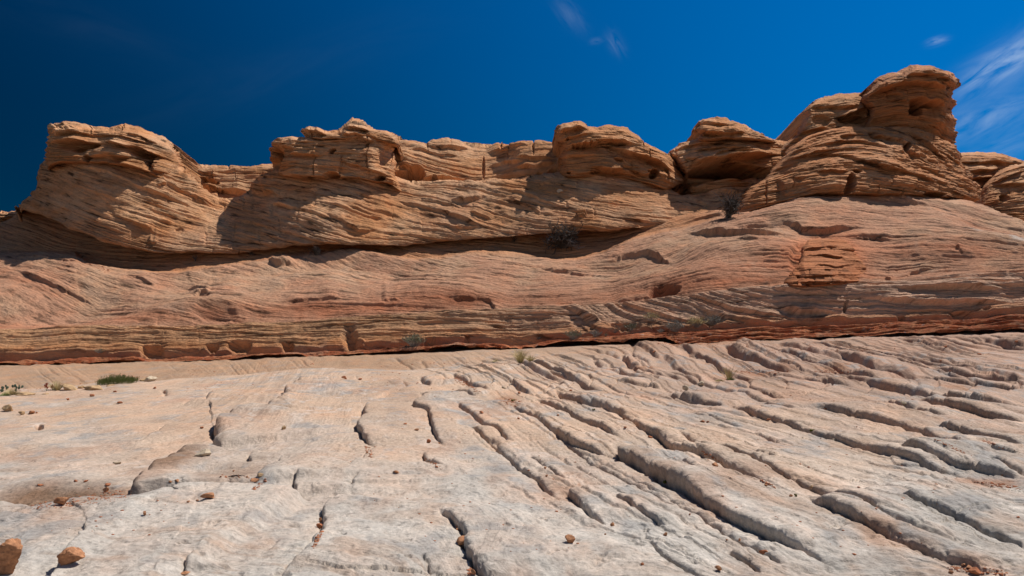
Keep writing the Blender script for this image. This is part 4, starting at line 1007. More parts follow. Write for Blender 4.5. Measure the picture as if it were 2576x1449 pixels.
# left cap
make_block('rock_bluff', 'broad domed sandstone cap with overhanging brim on the left bluff', 'rock bluff', 'z1',
           [(385, 560), (375, 500), (380, 430), (383, 380), (385, 345), (376, 305), (415, 268), (418, 240), (470, 212), (470, 188)],
           [(1450, 600), (1500, 560), (1530, 520), (1540, 497), (1512, 462), (1482, 425), (1474, 385)],
           [(470, 188), (500, 180), (560, 193), (600, 178), (660, 186), (720, 168), (800, 168), (880, 178), (980, 199), (1040, 192), (1055, 172), (1120, 190), (1200, 210), (1290, 245), (1370, 290), (1420, 325), (1460, 360), (1474, 385)],
           [(385, 560), (420, 500), (520, 475), (640, 480), (750, 475), (940, 495), (1100, 520), (1230, 560), (1330, 615), (1450, 600)],
           [(115, 350, 36.2), (115, 420, 35.6), (200, 330, 36.4), (200, 410, 35.2), (300, 330, 36.4), (300, 410, 35.3), (400, 350, 37.0), (400, 430, 36.1), (450, 400, 38.0), (450, 440, 37.3)], 6.5,
           contours((0, 'z1', [(400, 290), (700, 290), (1080, 345), (1300, 400), (1500, 460)]), (-25, 'z1', [(420, 240), (700, 210), (1000, 250), (1300, 330), (1470, 390)]), (30, 'z1', [(400, 400), (900, 400), (1200, 440)]), (50, 'z1', [(400, 470), (1000, 490), (1300, 560)])),
           led=[('z1', [(378, 318), (420, 300), (480, 288), (600, 292), (720, 296), (840, 322)], .55, 26, 26), ('z1', [(840, 330), (900, 305), (1085, 345), (1180, 375), (1290, 400), (1400, 440), (1500, 480)], .5, 26, 22), ('z1', [(700, 420), (900, 415), (1130, 432)], .35), ('z1', [(960, 480), (1100, 500), (1220, 525)], .3),
                ('z1', [(1270, 545), (1380, 560), (1480, 570)], .3), ('z1', [(700, 240), (900, 240), (1100, 270), (1300, 330)], .15), ('z1', [(430, 262), (520, 235), (640, 225), (800, 250)], .2), ('z1', [(1050, 220), (1200, 260), (1400, 350)], .15)],
           dents=[('z1', 760, 328, 80, 22, .9), ('z1', 1180, 390, 100, 40, .8, 15), ('z1', 1240, 480, 40, 50, .6), ('z1', 640, 350, 60, 30, .3), ('z1', 1380, 580, 30, 18, .7), ('z1', 720, 430, 30, 30, .4), ('z1', 850, 470, 60, 12, .3)],
           blobs=[('z1', 600, 400, 130, 60, .25), ('z1', 950, 370, 120, 40, .35), ('z1', 1370, 490, 90, 50, .4)], seed=501, nu=360, nv=170, a=(.26, .16, .06))

# centre-left block with its plate
blk2 = make_block('rock_bluff', 'blocky sandstone bluff with arched holes along its foot and plates on top', 'rock bluff', 'z2',
           [(275, 560), (268, 500), (265, 440), (262, 375), (246, 347), (262, 322), (300, 302)],
           [(1400, 760), (1360, 660), (1300, 570), (1325, 480), (1300, 400), (1312, 325), (1300, 262)],
           [(300, 302), (370, 286), (470, 275), (560, 264), (700, 255), (850, 240), (1000, 235), (1160, 230), (1300, 262)],
           [(275, 560), (370, 585), (560, 608), (710, 606), (850, 606), (1000, 606), (1130, 640), (1250, 660), (1400, 760)],
           [(680, 370, 38.0), (680, 430, 37.8), (760, 360, 37.0), (760, 440, 36.7), (850, 360, 37.1), (850, 445, 36.6), (940, 360, 37.6), (940, 450, 36.9), (990, 380, 38.5), (1000, 450, 37.8), (1020, 490, 37.8)], 6.0,
           contours((0, 'z2', [(280, 350), (600, 380), (800, 400), (1050, 380)]), (25, 'z2', [(350, 440), (700, 460), (900, 520), (1200, 570)]), (50, 'z2', [(350, 560), (700, 600), (1000, 600)]), (-25, 'z2', [(300, 310), (700, 280), (1100, 260)]), (15, 'z2', [(900, 430), (1100, 480), (1290, 580)]), (75, 'z2', [(1000, 640), (1300, 720)])),
           led=[('z2', [(262, 345), (330, 335), (400, 340), (480, 370)], .4, 18, 30), ('z2', [(360, 400), (520, 400), (660, 410), (740, 400)], .2), ('z2', [(900, 290), (980, 265), (1060, 280), (1150, 300)], .25), ('z2', [(820, 450), (1000, 500), (1280, 600)], .22), ('z2', [(370, 545), (450, 580), (600, 604), (720, 604)], .2)],
           dents=[('z2', 770, 585, 66, 36, 1.2), ('z2', 990, 602, 20, 20, .8), ('z2', 1172, 598, 48, 22, 1.0), ('z2', 902, 603, 16, 8, .6), ('z2', 770, 370, 35, 18, .5, -25), ('z2', 1055, 318, 12, 26, .3), ('z2', 320, 400, 40, 70, .5), ('z2', 300, 470, 30, 60, .3), ('z2', 1230, 420, 50, 90, .3, 15)],
           blobs=[('z2', 450, 480, 90, 90, .2), ('z2', 1100, 420, 90, 120, .35), ('z2', 640, 500, 120, 60, .2)], seed=541, nu=330, nv=190, a=(.22, .15, .06))
make_block('top_plate', None, None, 'z2', [(575, 272), (545, 240), (522, 205), (530, 188)], [(1330, 350), (1345, 310), (1290, 240)],
           [(530, 188), (580, 166), (640, 176), (700, 196), (760, 211), (825, 212), (838, 203), (880, 199), (884, 176), (905, 162), (950, 136), (985, 138), (1060, 166), (1110, 190), (1160, 191), (1220, 206), (1290, 240)],
           [(575, 272), (700, 285), (800, 270), (850, 272), (1000, 256), (1080, 262), (1160, 290), (1240, 320), (1330, 350)],
           [(780, 330, 37.5), (780, 345, 37.0), (900, 330, 37.3), (900, 345, 36.8), (1000, 340, 38.3), (990, 360, 37.7), (870, 320, 37.5)], 5.0,
           contours((0, 'z2', [(540, 200), (700, 215), (860, 215), (1060, 200), (1290, 270)]), (18, 'z2', [(600, 260), (900, 255), (1150, 270)]), (-15, 'z2', [(900, 160), (1000, 160), (1150, 200)])),
           led=[('z2', [(530, 210), (620, 215), (730, 235)], .35, 12, 14), ('z2', [(880, 200), (960, 180), (1040, 200), (1100, 205)], .3, 10, 10), ('z2', [(830, 235), (960, 225), (1050, 240)], .25, 10, 8)],
           seed=561, nu=260, nv=60, a=(.2, .12, .05), ls=(14, 7, 4), Re=16, Rt=12, Rb=8, parent=blk2)

# centre block
make_block('rock_bluff', 'dark layered sandstone bluff with a flat-topped lip, right of the middle of the skyline', 'rock bluff', 'z3',
           [(445, 600), (430, 540), (436, 430), (466, 372), (452, 335), (420, 290), (405, 240), (407, 192)],
           [(1490, 610), (1450, 540), (1365, 440), (1285, 397), (1205, 342), (1128, 296)],
           [(407, 192), (425, 174), (480, 158), (560, 149), (640, 146), (672, 160), (682, 181), (740, 186), (790, 176), (830, 172), (900, 180), (980, 201), (1050, 231), (1100, 262), (1128, 296)],
           [(445, 600), (600, 605), (800, 585), (1000, 600), (1200, 655), (1335, 712), (1400, 680), (1490, 610)],
           [(1405, 340, 37.1), (1405, 440, 36.8), (1480, 330, 37.0), (1480, 440, 36.5), (1560, 330, 37.5), (1560, 440, 36.8), (1640, 370, 38.0), (1640, 460, 37.1), (1680, 400, 39.0), (1690, 450, 38.2), (1670, 470, 37.6)], 6.0,
           contours((0, 'z3', [(410, 240), (600, 240), (800, 230), (1000, 280), (1130, 330)]), (30, 'z3', [(450, 360), (700, 320), (850, 310), (1100, 400), (1300, 520)]), (60, 'z3', [(440, 470), (700, 450), (900, 480), (1150, 560)]), (85, 'z3', [(450, 570), (700, 545), (1000, 580), (1300, 680)]), (-20, 'z3', [(420, 180), (640, 160), (900, 190)])),
           led=[('z3', [(405, 215), (500, 200), (600, 190), (670, 200)], .3, 12, 10), ('z3', [(430, 290), (520, 260), (700, 240)], .2), ('z3', [(470, 365), (560, 335), (700, 318), (840, 308), (930, 315), (1100, 320)], .45, 26, 14), ('z3', [(720, 310), (860, 330), (1000, 390), (1150, 430), (1270, 480), (1340, 540), (1350, 690)], .35, 26, 20),
                ('z3', [(700, 510), (860, 545), (960, 530), (985, 480)], .4, 26, 14), ('z3', [(880, 430), (960, 445), (985, 470)], .3, 14, 10), ('z3', [(500, 555), (620, 570), (760, 545), (950, 550), (1150, 580)], .25), ('z3', [(1000, 520), (1150, 570), (1250, 560), (1340, 620)], .2)],
           dents=[('z3', 515, 266, 12, 9, .4), ('z3', 560, 328, 14, 9, .4), ('z3', 600, 325, 18, 10, .5), ('z3', 650, 320, 14, 9, .4), ('z3', 700, 312, 12, 8, .4), ('z3', 790, 302, 70, 10, .4), ('z3', 960, 318, 30, 8, .4), ('z3', 1230, 560, 34, 40, .6, 20), ('z3', 520, 552, 18, 12, .5), ('z3', 1190, 545, 16, 12, .5)],
           blobs=[('z3', 1310, 600, 60, 70, .3), ('z3', 850, 480, 120, 50, .25)], seed=581, mat=MAT_OR, warm=.35, nu=330, nv=190, a=(.24, .17, .06))

# knob with the shaded alcove
make_block('rock_outcrop', 'pale sandstone knob with a beaked cap above a deep shaded alcove', 'rock outcrop', 'z3',
           [(1480, 730), (1500, 650), (1475, 560), (1390, 465), (1335, 402), (1370, 360), (1430, 330), (1500, 302), (1578, 296)],
           [(2300, 700), (2350, 550), (2420, 400), (2460, 300), (2480, 250)],
           [(1578, 296), (1700, 270), (1850, 255), (2050, 240), (2180, 258), (2250, 282), (2290, 275), (2330, 284), (2380, 270), (2480, 250)],
           [(1480, 730), (1600, 740), (1800, 730), (2000, 720), (2300, 700)],
           [(1690, 390, 39.5), (1700, 430, 38.6), (1720, 480, 39.2), (1780, 360, 40.2), (1780, 400, 38.6), (1780, 470, 39.6), (1860, 360, 40.2), (1860, 400, 38.6), (1860, 460, 39.6), (1950, 370, 41.0), (1950, 400, 39.5), (1950, 450, 40.0)], 7.0,
           contours((0, 'z3', [(1400, 420), (1600, 360), (1900, 330), (2200, 330)]), (30, 'z3', [(1480, 520), (1700, 440), (2000, 420), (2200, 410)]), (60, 'z3', [(1500, 620), (1800, 580), (2200, 560)]), (-25, 'z3', [(1500, 310), (1800, 280), (2200, 290)])),
           led=[('z3', [(1440, 530), (1530, 500), (1640, 450), (1750, 440), (1860, 420), (2000, 415), (2200, 405), (2300, 400)], 1.1, 30, 60), ('z3', [(1600, 500), (1800, 520), (2100, 500)], .3, 16, 40), ('z3', [(1360, 400), (1450, 345), (1600, 330), (1800, 330), (2000, 350)], .2), ('z3', [(1500, 380), (1800, 365), (2100, 380)], .2), ('z3', [(1650, 470), (1750, 400), (1850, 380), (2100, 395)], .2), ('z3', [(1900, 265), (1990, 260), (2130, 275)], .25, 12, 10)],
           dents=[('z3', 1495, 635, 45, 40, 1.2), ('z3', 1860, 570, 340, 135, 3.4), ('z3', 1540, 450, 50, 12, .2), ('z3', 1390, 430, 8, 70, .3, -30)],
           blobs=[('z3', 1410, 560, 60, 60, .5)], seed=601, nu=320, nv=180, a=(.24, .15, .05))
knob = bpy.data.objects['rock_outcrop']
make_block('cap', None, None, 'z3', [(1592, 300), (1585, 262), (1598, 235), (1572, 205), (1560, 180)], [(2300, 300), (2200, 262)],
           [(1560, 180), (1605, 150), (1622, 130), (1700, 111), (1770, 104), (1840, 109), (1900, 140), (1980, 171), (2050, 201), (2120, 222), (2200, 262)],
           [(1592, 300), (1700, 290), (1850, 275), (2000, 280), (2150, 290), (2300, 300)],
           [(1750, 320, 38.9), (1750, 345, 38.3), (1830, 310, 38.9), (1830, 345, 38.2), (1900, 320, 39.4), (1900, 345, 38.8), (1940, 350, 40)], 5.5,
           contours((0, 'z3', [(1570, 200), (1800, 180), (2050, 230)]), (20, 'z3', [(1590, 260), (1850, 240), (2100, 265)]), (-20, 'z3', [(1620, 140), (1800, 130), (1950, 170)])),
           led=[('z3', [(1562, 190), (1640, 215), (1740, 225), (1850, 215), (1960, 240)], .4, 16, 16), ('z3', [(1600, 155), (1700, 140), (1850, 150)], .15, 10, 8), ('z3', [(1870, 225), (1960, 210), (2000, 225)], .25, 10, 8)],
           seed=611, nu=240, nv=80, a=(.24, .14, .05), ls=(16, 8, 4), Re=26, Rt=16, Rb=8, parent=knob)

# tower at the right
hump = make_block('rock_outcrop', 'rounded layered hump tucked behind the left shoulder of the tall tower', 'rock outcrop', 'z4',
           [(330, 1000), (345, 850), (420, 780), (540, 692), (562, 640), (612, 560), (616, 490), (650, 432)],
           [(1250, 760), (1230, 550), (1200, 330)],
           [(650, 432), (720, 382), (800, 356), (860, 348), (1000, 344), (1110, 345), (1200, 330)],
           [(330, 1000), (600, 900), (900, 800), (1250, 760)],
           [(1950, 400, 40.6), (1990, 360, 40.0), (2000, 330, 39.8), (2040, 290, 39.6), (2040, 340, 39.0), (2100, 260, 40.4), (2100, 310, 39.2), (2180, 260, 40.6), (2180, 320, 39.6), (2150, 290, 39.8)], 7.0,
           contours((0, 'z4', [(620, 500), (800, 450), (1000, 440), (1150, 430)]), (-20, 'z4', [(700, 420), (900, 380), (1100, 370)]), (25, 'z4', [(640, 580), (900, 530), (1150, 480)]), (50, 'z4', [(560, 680), (800, 640), (1100, 600)])),
           led=[('z4', [(860, 540), (960, 530), (1060, 480), (1150, 460)], .45, 18, 30), ('z4', [(640, 460), (800, 450), (960, 455), (1090, 440)], .25), ('z4', [(560, 660), (700, 640), (820, 610)], .3)],
           dents=[('z4', 1050, 540, 110, 40, .6), ('z4', 760, 560, 80, 50, .2)], seed=641, mat=MAT_OR, warm=.2, nu=260, nv=150, a=(.22, .15, .05))
tower = make_block('rock_tower', 'tall layered sandstone tower with a beaked top on a wide flared foot', 'rock tower', 'z4',
           [(-10, 1385), (20, 1320), (60, 1245), (130, 1160), (200, 1100), (270, 1050), (330, 970), (420, 880), (500, 790), (600, 712), (700, 655)],
           [(2030, 1240), (2080, 1215), (2088, 1165), (2085, 1110), (2030, 1050), (1970, 950), (1920, 860), (1880, 790)],
           [(700, 655), (780, 640), (850, 625), (950, 612), (1040, 603), (1130, 606), (1250, 600), (1500, 590), (1700, 640), (1880, 790)],
           [(-10, 1385), (150, 1345), (300, 1300), (450, 1255), (600, 1212), (720, 1185), (900, 1185), (1100, 1190), (1500, 1200), (1850, 1215), (2030, 1240)],
           [(1838, 545, 36.0), (1900, 500, 35.5), (1920, 460, 36.2), (1950, 430, 37.0), (2000, 490, 34.6), (2000, 400, 36.3), (2050, 340, 37.8), (2100, 485, 34.0), (2100, 400, 35.6), (2150, 330, 38.0), (2200, 480, 33.9), (2200, 400, 35.2), (2250, 330, 37.8), (2300, 485, 33.9), (2300, 400, 35.6), (2350, 350, 37.6), (2400, 490, 34.4), (2400, 420, 36.4), (2450, 490, 35.8), (2450, 440, 36.6)], 7.0,
           contours((0, 'z4', [(500, 790), (700, 680), (900, 640), (1100, 640), (1400, 680), (1700, 830), (1950, 1000)]), (35, 'z4', [(350, 960), (600, 850), (900, 770), (1200, 760), (1500, 860), (1800, 1010), (2060, 1130)]),
                    (75, 'z4', [(250, 1080), (500, 1000), (800, 930), (1050, 900), (1300, 970), (1600, 1060), (1900, 1180)]), (110, 'z4', [(100, 1200), (400, 1150), (700, 1090), (1000, 1060), (1400, 1110), (1800, 1180)]), (140, 'z4', [(50, 1320), (400, 1240), (800, 1170)])),
           led=[('z4', [(380, 1040), (420, 1140), (470, 1210)], .25), ('z4', [(880, 700), (1000, 690), (1120, 680)], .2), ('z4', [(1130, 640), (1200, 700), (1330, 710), (1440, 760)], .3), ('z4', [(960, 860), (1100, 900), (1300, 960), (1500, 1010), (1700, 1080), (1880, 1110)], .3, 30, 16), ('z4', [(680, 1000), (800, 985), (1010, 990)], .25),
                ('z4', [(440, 1045), (620, 1065)], .1), ('z4', [(720, 790), (900, 740), (1060, 735), (1300, 790), (1400, 850)], .2), ('z4', [(600, 860), (800, 840), (1000, 870), (1110, 905)], .22), ('z4', [(450, 900), (700, 830), (950, 800)], .18), ('z4', [(1480, 640), (1650, 760), (1850, 930)], .2), ('z4', [(1350, 700), (1450, 760), (1480, 800), (1600, 900)], .25), ('z4', [(350, 870), (700, 780), (1000, 740)], .12)],
           dents=[('z4', 850, 1172, 40, 14, 1.0), ('z4', 1700, 1180, 90, 24, 1.2), ('z4', 1000, 1100, 50, 90, .5, 15), ('z4', 1480, 780, 24, 34, .6), ('z4', 1060, 985, 40, 16, .5), ('z4', 1350, 1180, 60, 10, .6), ('z4', 300, 1160, 8, 120, .2), ('z4', 770, 1175, 30, 8, .7), ('z4', 1250, 1185, 120, 8, .4)],
           blobs=[('z4', 820, 1080, 180, 90, .5), ('z4', 1500, 1080, 300, 90, .35), ('z4', 500, 1100, 120, 90, .25), ('z4', 1400, 760, 60, 50, .25)], seed=661, mat=MAT_OR, warm=.3, redb=.18, nu=420, nv=230, a=(.22, .16, .07), ls=(24, 9, 4.6), Re=24, Rt=14, Rb=8)
make_block('tower_head', None, None, 'z4',
           [(1085, 680), (1095, 610), (1150, 535), (1155, 475), (1112, 440), (1086, 400), (1092, 370), (1120, 345)],
           [(1840, 790), (1876, 745), (1872, 700), (1886, 660), (1872, 600), (1876, 560), (1842, 490), (1870, 425), (1873, 400), (1826, 370), (1840, 346), (1832, 325), (1880, 300), (1918, 268)],
           [(1120, 345), (1200, 300), (1230, 268), (1350, 230), (1450, 190), (1510, 146), (1550, 128), (1650, 125), (1750, 140), (1830, 170), (1890, 225), (1918, 268)],
           [(1085, 680), (1250, 680), (1450, 680), (1650, 720), (1840, 790)],
           [(2170, 240, 38.7), (2180, 290, 38.5), (2190, 325, 38.9), (2250, 200, 38.4), (2250, 260, 38.2), (2250, 325, 38.7), (2320, 180, 37.9), (2320, 230, 38.2), (2320, 270, 38.3), (2320, 335, 38.8), (2390, 200, 37.9), (2380, 280, 38.5), (2390, 350, 39.2)], 5.5,
           contours((0, 'z4', [(1200, 320), (1400, 270), (1650, 240), (1850, 270)]), (-22, 'z4', [(1300, 255), (1500, 190), (1700, 170), (1880, 240)]), (30, 'z4', [(1120, 400), (1300, 380), (1500, 350), (1700, 400), (1860, 480)]), (60, 'z4', [(1170, 520), (1400, 460), (1600, 470), (1760, 540), (1880, 620)]), (90, 'z4', [(1110, 620), (1400, 560), (1600, 580), (1800, 700)])),
           led=[('z4', [(1110, 380), (1220, 320), (1300, 300), (1400, 262), (1520, 250), (1680, 255), (1780, 290), (1850, 305)], .55, 22, 34), ('z4', [(1500, 420), (1540, 380), (1580, 372), (1640, 410), (1680, 400), (1740, 415), (1800, 440)], .6, 16, 40), ('z4', [(1280, 400), (1380, 395), (1500, 400)], .15), ('z4', [(1380, 205), (1500, 190), (1650, 190), (1780, 185)], .2, 14, 8), ('z4', [(1300, 340), (1450, 330)], .15)],
           dents=[('z4', 1560, 450, 75, 70, .9), ('z4', 1690, 420, 50, 14, .4), ('z4', 1500, 490, 24, 20, .6), ('z4', 1760, 225, 60, 20, .2)],
           blobs=[('z4', 1400, 440, 110, 130, .45), ('z4', 1680, 560, 110, 110, .35)], seed=681, mat=MAT_OR, warm=.5, redb=.25, nu=300, nv=200, a=(.22, .14, .06), ls=(18, 8, 4.5), Re=24, Rt=12, Rb=8, parent=tower)

red = make_block('red_outcrop', 'small stack of red layered ledges standing out of the right-hand dome', 'rock outcrop', 'z7',
           [(785, 722), (778, 675), (830, 620), (885, 545), (905, 440), (935, 392)],
           [(1335, 702), (1368, 640), (1345, 540), (1285, 460), (1228, 388)],
           [(935, 392), (1000, 378), (1050, 372), (1200, 366), (1228, 388)], [(785, 722), (950, 730), (1100, 716), (1335, 702)],
           [(1985, 715, 25.90), (1995, 680, 26.80), (2030, 720, 25.40), (2050, 670, 26.70), (2050, 640, 28.00), (2050, 605, 29.70), (2110, 715, 25.50), (2110, 670, 26.80), (2110, 635, 28.30), (2110, 600, 30.00), (2160, 710, 26.40), (2160, 670, 27.80), (2150, 630, 29.00)], 2.2,
           contours((0, 'z7', [(900, 450), (1050, 440), (1250, 450)]), (30, 'z7', [(850, 600), (1080, 590), (1340, 610)]), (60, 'z7', [(800, 690), (1080, 690), (1350, 680)])),
           led=[('z7', [(905, 470), (960, 445), (1050, 440), (1180, 430)], .10, 14, 10), ('z7', [(900, 520), (950, 500), (1060, 492), (1195, 512), (1230, 560)], .15, 16, 8), ('z7', [(960, 590), (1010, 566), (1130, 580), (1300, 566)], .09, 16, 7), ('z7', [(840, 640), (930, 655), (1080, 640), (1190, 655)], .12, 16, 7), ('z7', [(780, 700), (880, 690), (1100, 695), (1300, 690)], .10, 14, 8)],
           dents=[('z7', 965, 715, 28, 12, .3), ('z7', 880, 640, 30, 60, .2)], seed=761, mat=MAT_OR, warm=.6, redb=.62, nu=200, nv=130, a=(.26, .14, .05), ls=(15, 7, 4), Re=14, Rt=10, Rb=4, jag=.6)
make_block('rock_outcrop', 'low layered outcrop on the skyline directly right of the tall tower', 'rock outcrop', 'z4',
           [(1850, 1150), (1840, 950), (1850, 830)], [(2620, 1150), (2560, 1000), (2460, 905)],
           [(1850, 830), (1950, 826), (2040, 832), (2100, 827), (2200, 840), (2300, 858), (2400, 886), (2460, 905)], [(1850, 1150), (2200, 1180), (2620, 1150)],
           [(2420, 390, 46), (2420, 450, 44.5), (2500, 395, 46), (2500, 450, 44.5), (2560, 410, 46), (2560, 450, 45)], 8,
           contours((0, 'z4', [(1900, 900), (2200, 900), (2440, 940)]), (25, 'z4', [(1900, 980), (2200, 990), (2440, 1000)]), (-20, 'z4', [(1900, 840), (2100, 840), (2350, 880)])),
           led=[('z4', [(1920, 905), (2050, 915), (2200, 900), (2330, 940)], .4, 16, 14), ('z4', [(1950, 990), (2150, 980), (2280, 960)], .4, 16, 14), ('z4', [(2000, 1050), (2200, 1040)], .6, 14, 14)], seed=701, nu=200, nv=90, a=(.28, .18, .06), Re=24)
make_block('rock_outcrop', 'rounded outcrop with one round hole, cut by the right edge behind the dome', 'rock outcrop', 'z4',
           [(2000, 1290), (2030, 1240), (2080, 1150), (2100, 1110), (2150, 1060), (2200, 1020), (2260, 990)], [(3100, 1400), (3000, 1100), (2900, 950)],
           [(2260, 990), (2350, 955), (2400, 930), (2452, 905), (2550, 880), (2700, 880), (2900, 950)], [(2000, 1290), (2452, 1420), (2700, 1450), (3100, 1400)],
           [(2450, 500, 42), (2500, 450, 42), (2500, 500, 40.8), (2560, 430, 42), (2560, 480, 40.6), (2560, 540, 39.6), (2650, 430, 42.5), (2650, 520, 40.5), (2750, 480, 42)], 8,
           contours((0, 'z4', [(2100, 1130), (2300, 1050), (2452, 1000), (2700, 980)]), (40, 'z4', [(2050, 1240), (2300, 1180), (2452, 1130), (2700, 1100)]), (80, 'z4', [(2200, 1290), (2452, 1260), (2700, 1230)])),
           led=[('z4', [(2120, 1100), (2200, 1080), (2350, 1010), (2452, 980)], .4, 20, 14), ('z4', [(2200, 1110), (2350, 1090), (2500, 1100)], .3, 20, 20)], dents=[('z4', 2290, 1210, 42, 30, 1.2)], seed=721, nu=260, nv=140, a=(.26, .16, .06))
make_block('rock_outcrop', 'tiny layered outcrop peeping over the left end of the ridge', 'rock outcrop', 'z1',
           [(-140, 1000), (-160, 960), (-120, 930)], [(220, 960), (210, 900), (190, 868)], [(-120, 930), (-40, 925), (10, 910), (30, 888), (100, 868), (190, 868)], [(-140, 1000), (50, 1000), (220, 960)],
           [(0, 535, 40), (0, 560, 39.6), (50, 535, 40), (50, 560, 39.6), (-30, 550, 40)], 3.0, lambda x, y: y + .1 * x,
           led=[('z1', [(-20, 925), (40, 935), (130, 925)], .4, 10, 10)], dents=[('z1', 20, 945, 25, 10, .4)], seed=741, nu=120, nv=50, a=(.2, .12, .04), ls=(9, 5, 3), Re=14, Rt=8, Rb=5)
# === DETAILS ===
# ------------------------------------------------------------------ loose stones
M_STONE = plain_material('orange_stone', (0.42, 0.20, 0.10), var=.4, scale=30, col2=(0.26, 0.12, 0.06))
M_STONE_RED = plain_material('red_stone', (0.40, 0.15, 0.07), var=.4, scale=30)
M_STONE_PALE = plain_material('pale_stone', (0.52, 0.42, 0.30), var=.35, scale=20, col2=(0.36, 0.27, 0.18))
M_STONE_TAN = plain_material('tan_stone', (0.47, 0.31, 0.17), var=.35, scale=14, col2=(0.30, 0.19, 0.10))

def ico(sub):
    import bmesh
    bm = bmesh.new(); bmesh.ops.create_icosphere(bm, subdivisions=sub, radius=1.0)
    V = np.array([v.co[:] for v in bm.verts]); F = [[v.index for v in f.verts] for f in bm.faces]; bm.free()
    return V, F
ICO = {k: ico(k) for k in (2, 3, 4, 5)}

def stone_mesh(name, w, d, h, seed, mat, sub=3, rough=0.07, cuts=9, parent=None, layered=0.0):
    """angular weathered stone: a sphere cut by random planes, then worn"""
    V, F = ICO[sub]; V = V.copy(); r = np.random.RandomState(seed)
    for i in range(cuts):
        n = r.normal(size=3); n[2] *= .8; n /= np.linalg.norm(n); c = r.uniform(.36, .72)
        dd = V @ n - c; V = V - np.maximum(dd, 0)[:, None] * n * .96
    V += V * (rough * fbm(V[:, 0] * 2.2 + seed, V[:, 1] * 2.2, V[:, 2] * 2.2, oct=5, seed=seed))[:, None] * 2
    if layered: V[:, :2] *= (1 + layered * (vn1(V[:, 2] * 7 + seed, 3) - .5))[:, None]
    if sub >= 5: V += V * (.035 * fbm(V[:, 0] * 7 + seed, V[:, 1] * 7, V[:, 2] * 7, oct=4, seed=seed + 1) - .05 * sst(.15, .5, fbm(V[:, 0] * 4, V[:, 1] * 4 + seed, V[:, 2] * 4, oct=3, seed=seed + 2)))[:, None] * 2
    V -= (V.max(0) + V.min(0)) / 2; V /= (V.max(0) - V.min(0))
    V *= np.array([w, d, h]); V[:, 2] += h * .5
    me = bpy.data.meshes.new(name); me.from_pydata([tuple(v) for v in V], [], F); me.update()
    if sub >= 3: me.polygons.foreach_set('use_smooth', np.ones(len(F), bool))
    me.materials.append(mat)
    o = bpy.data.objects.new(name, me); COL.objects.link(o)
    if parent is not None: o.parent = parent
    return o

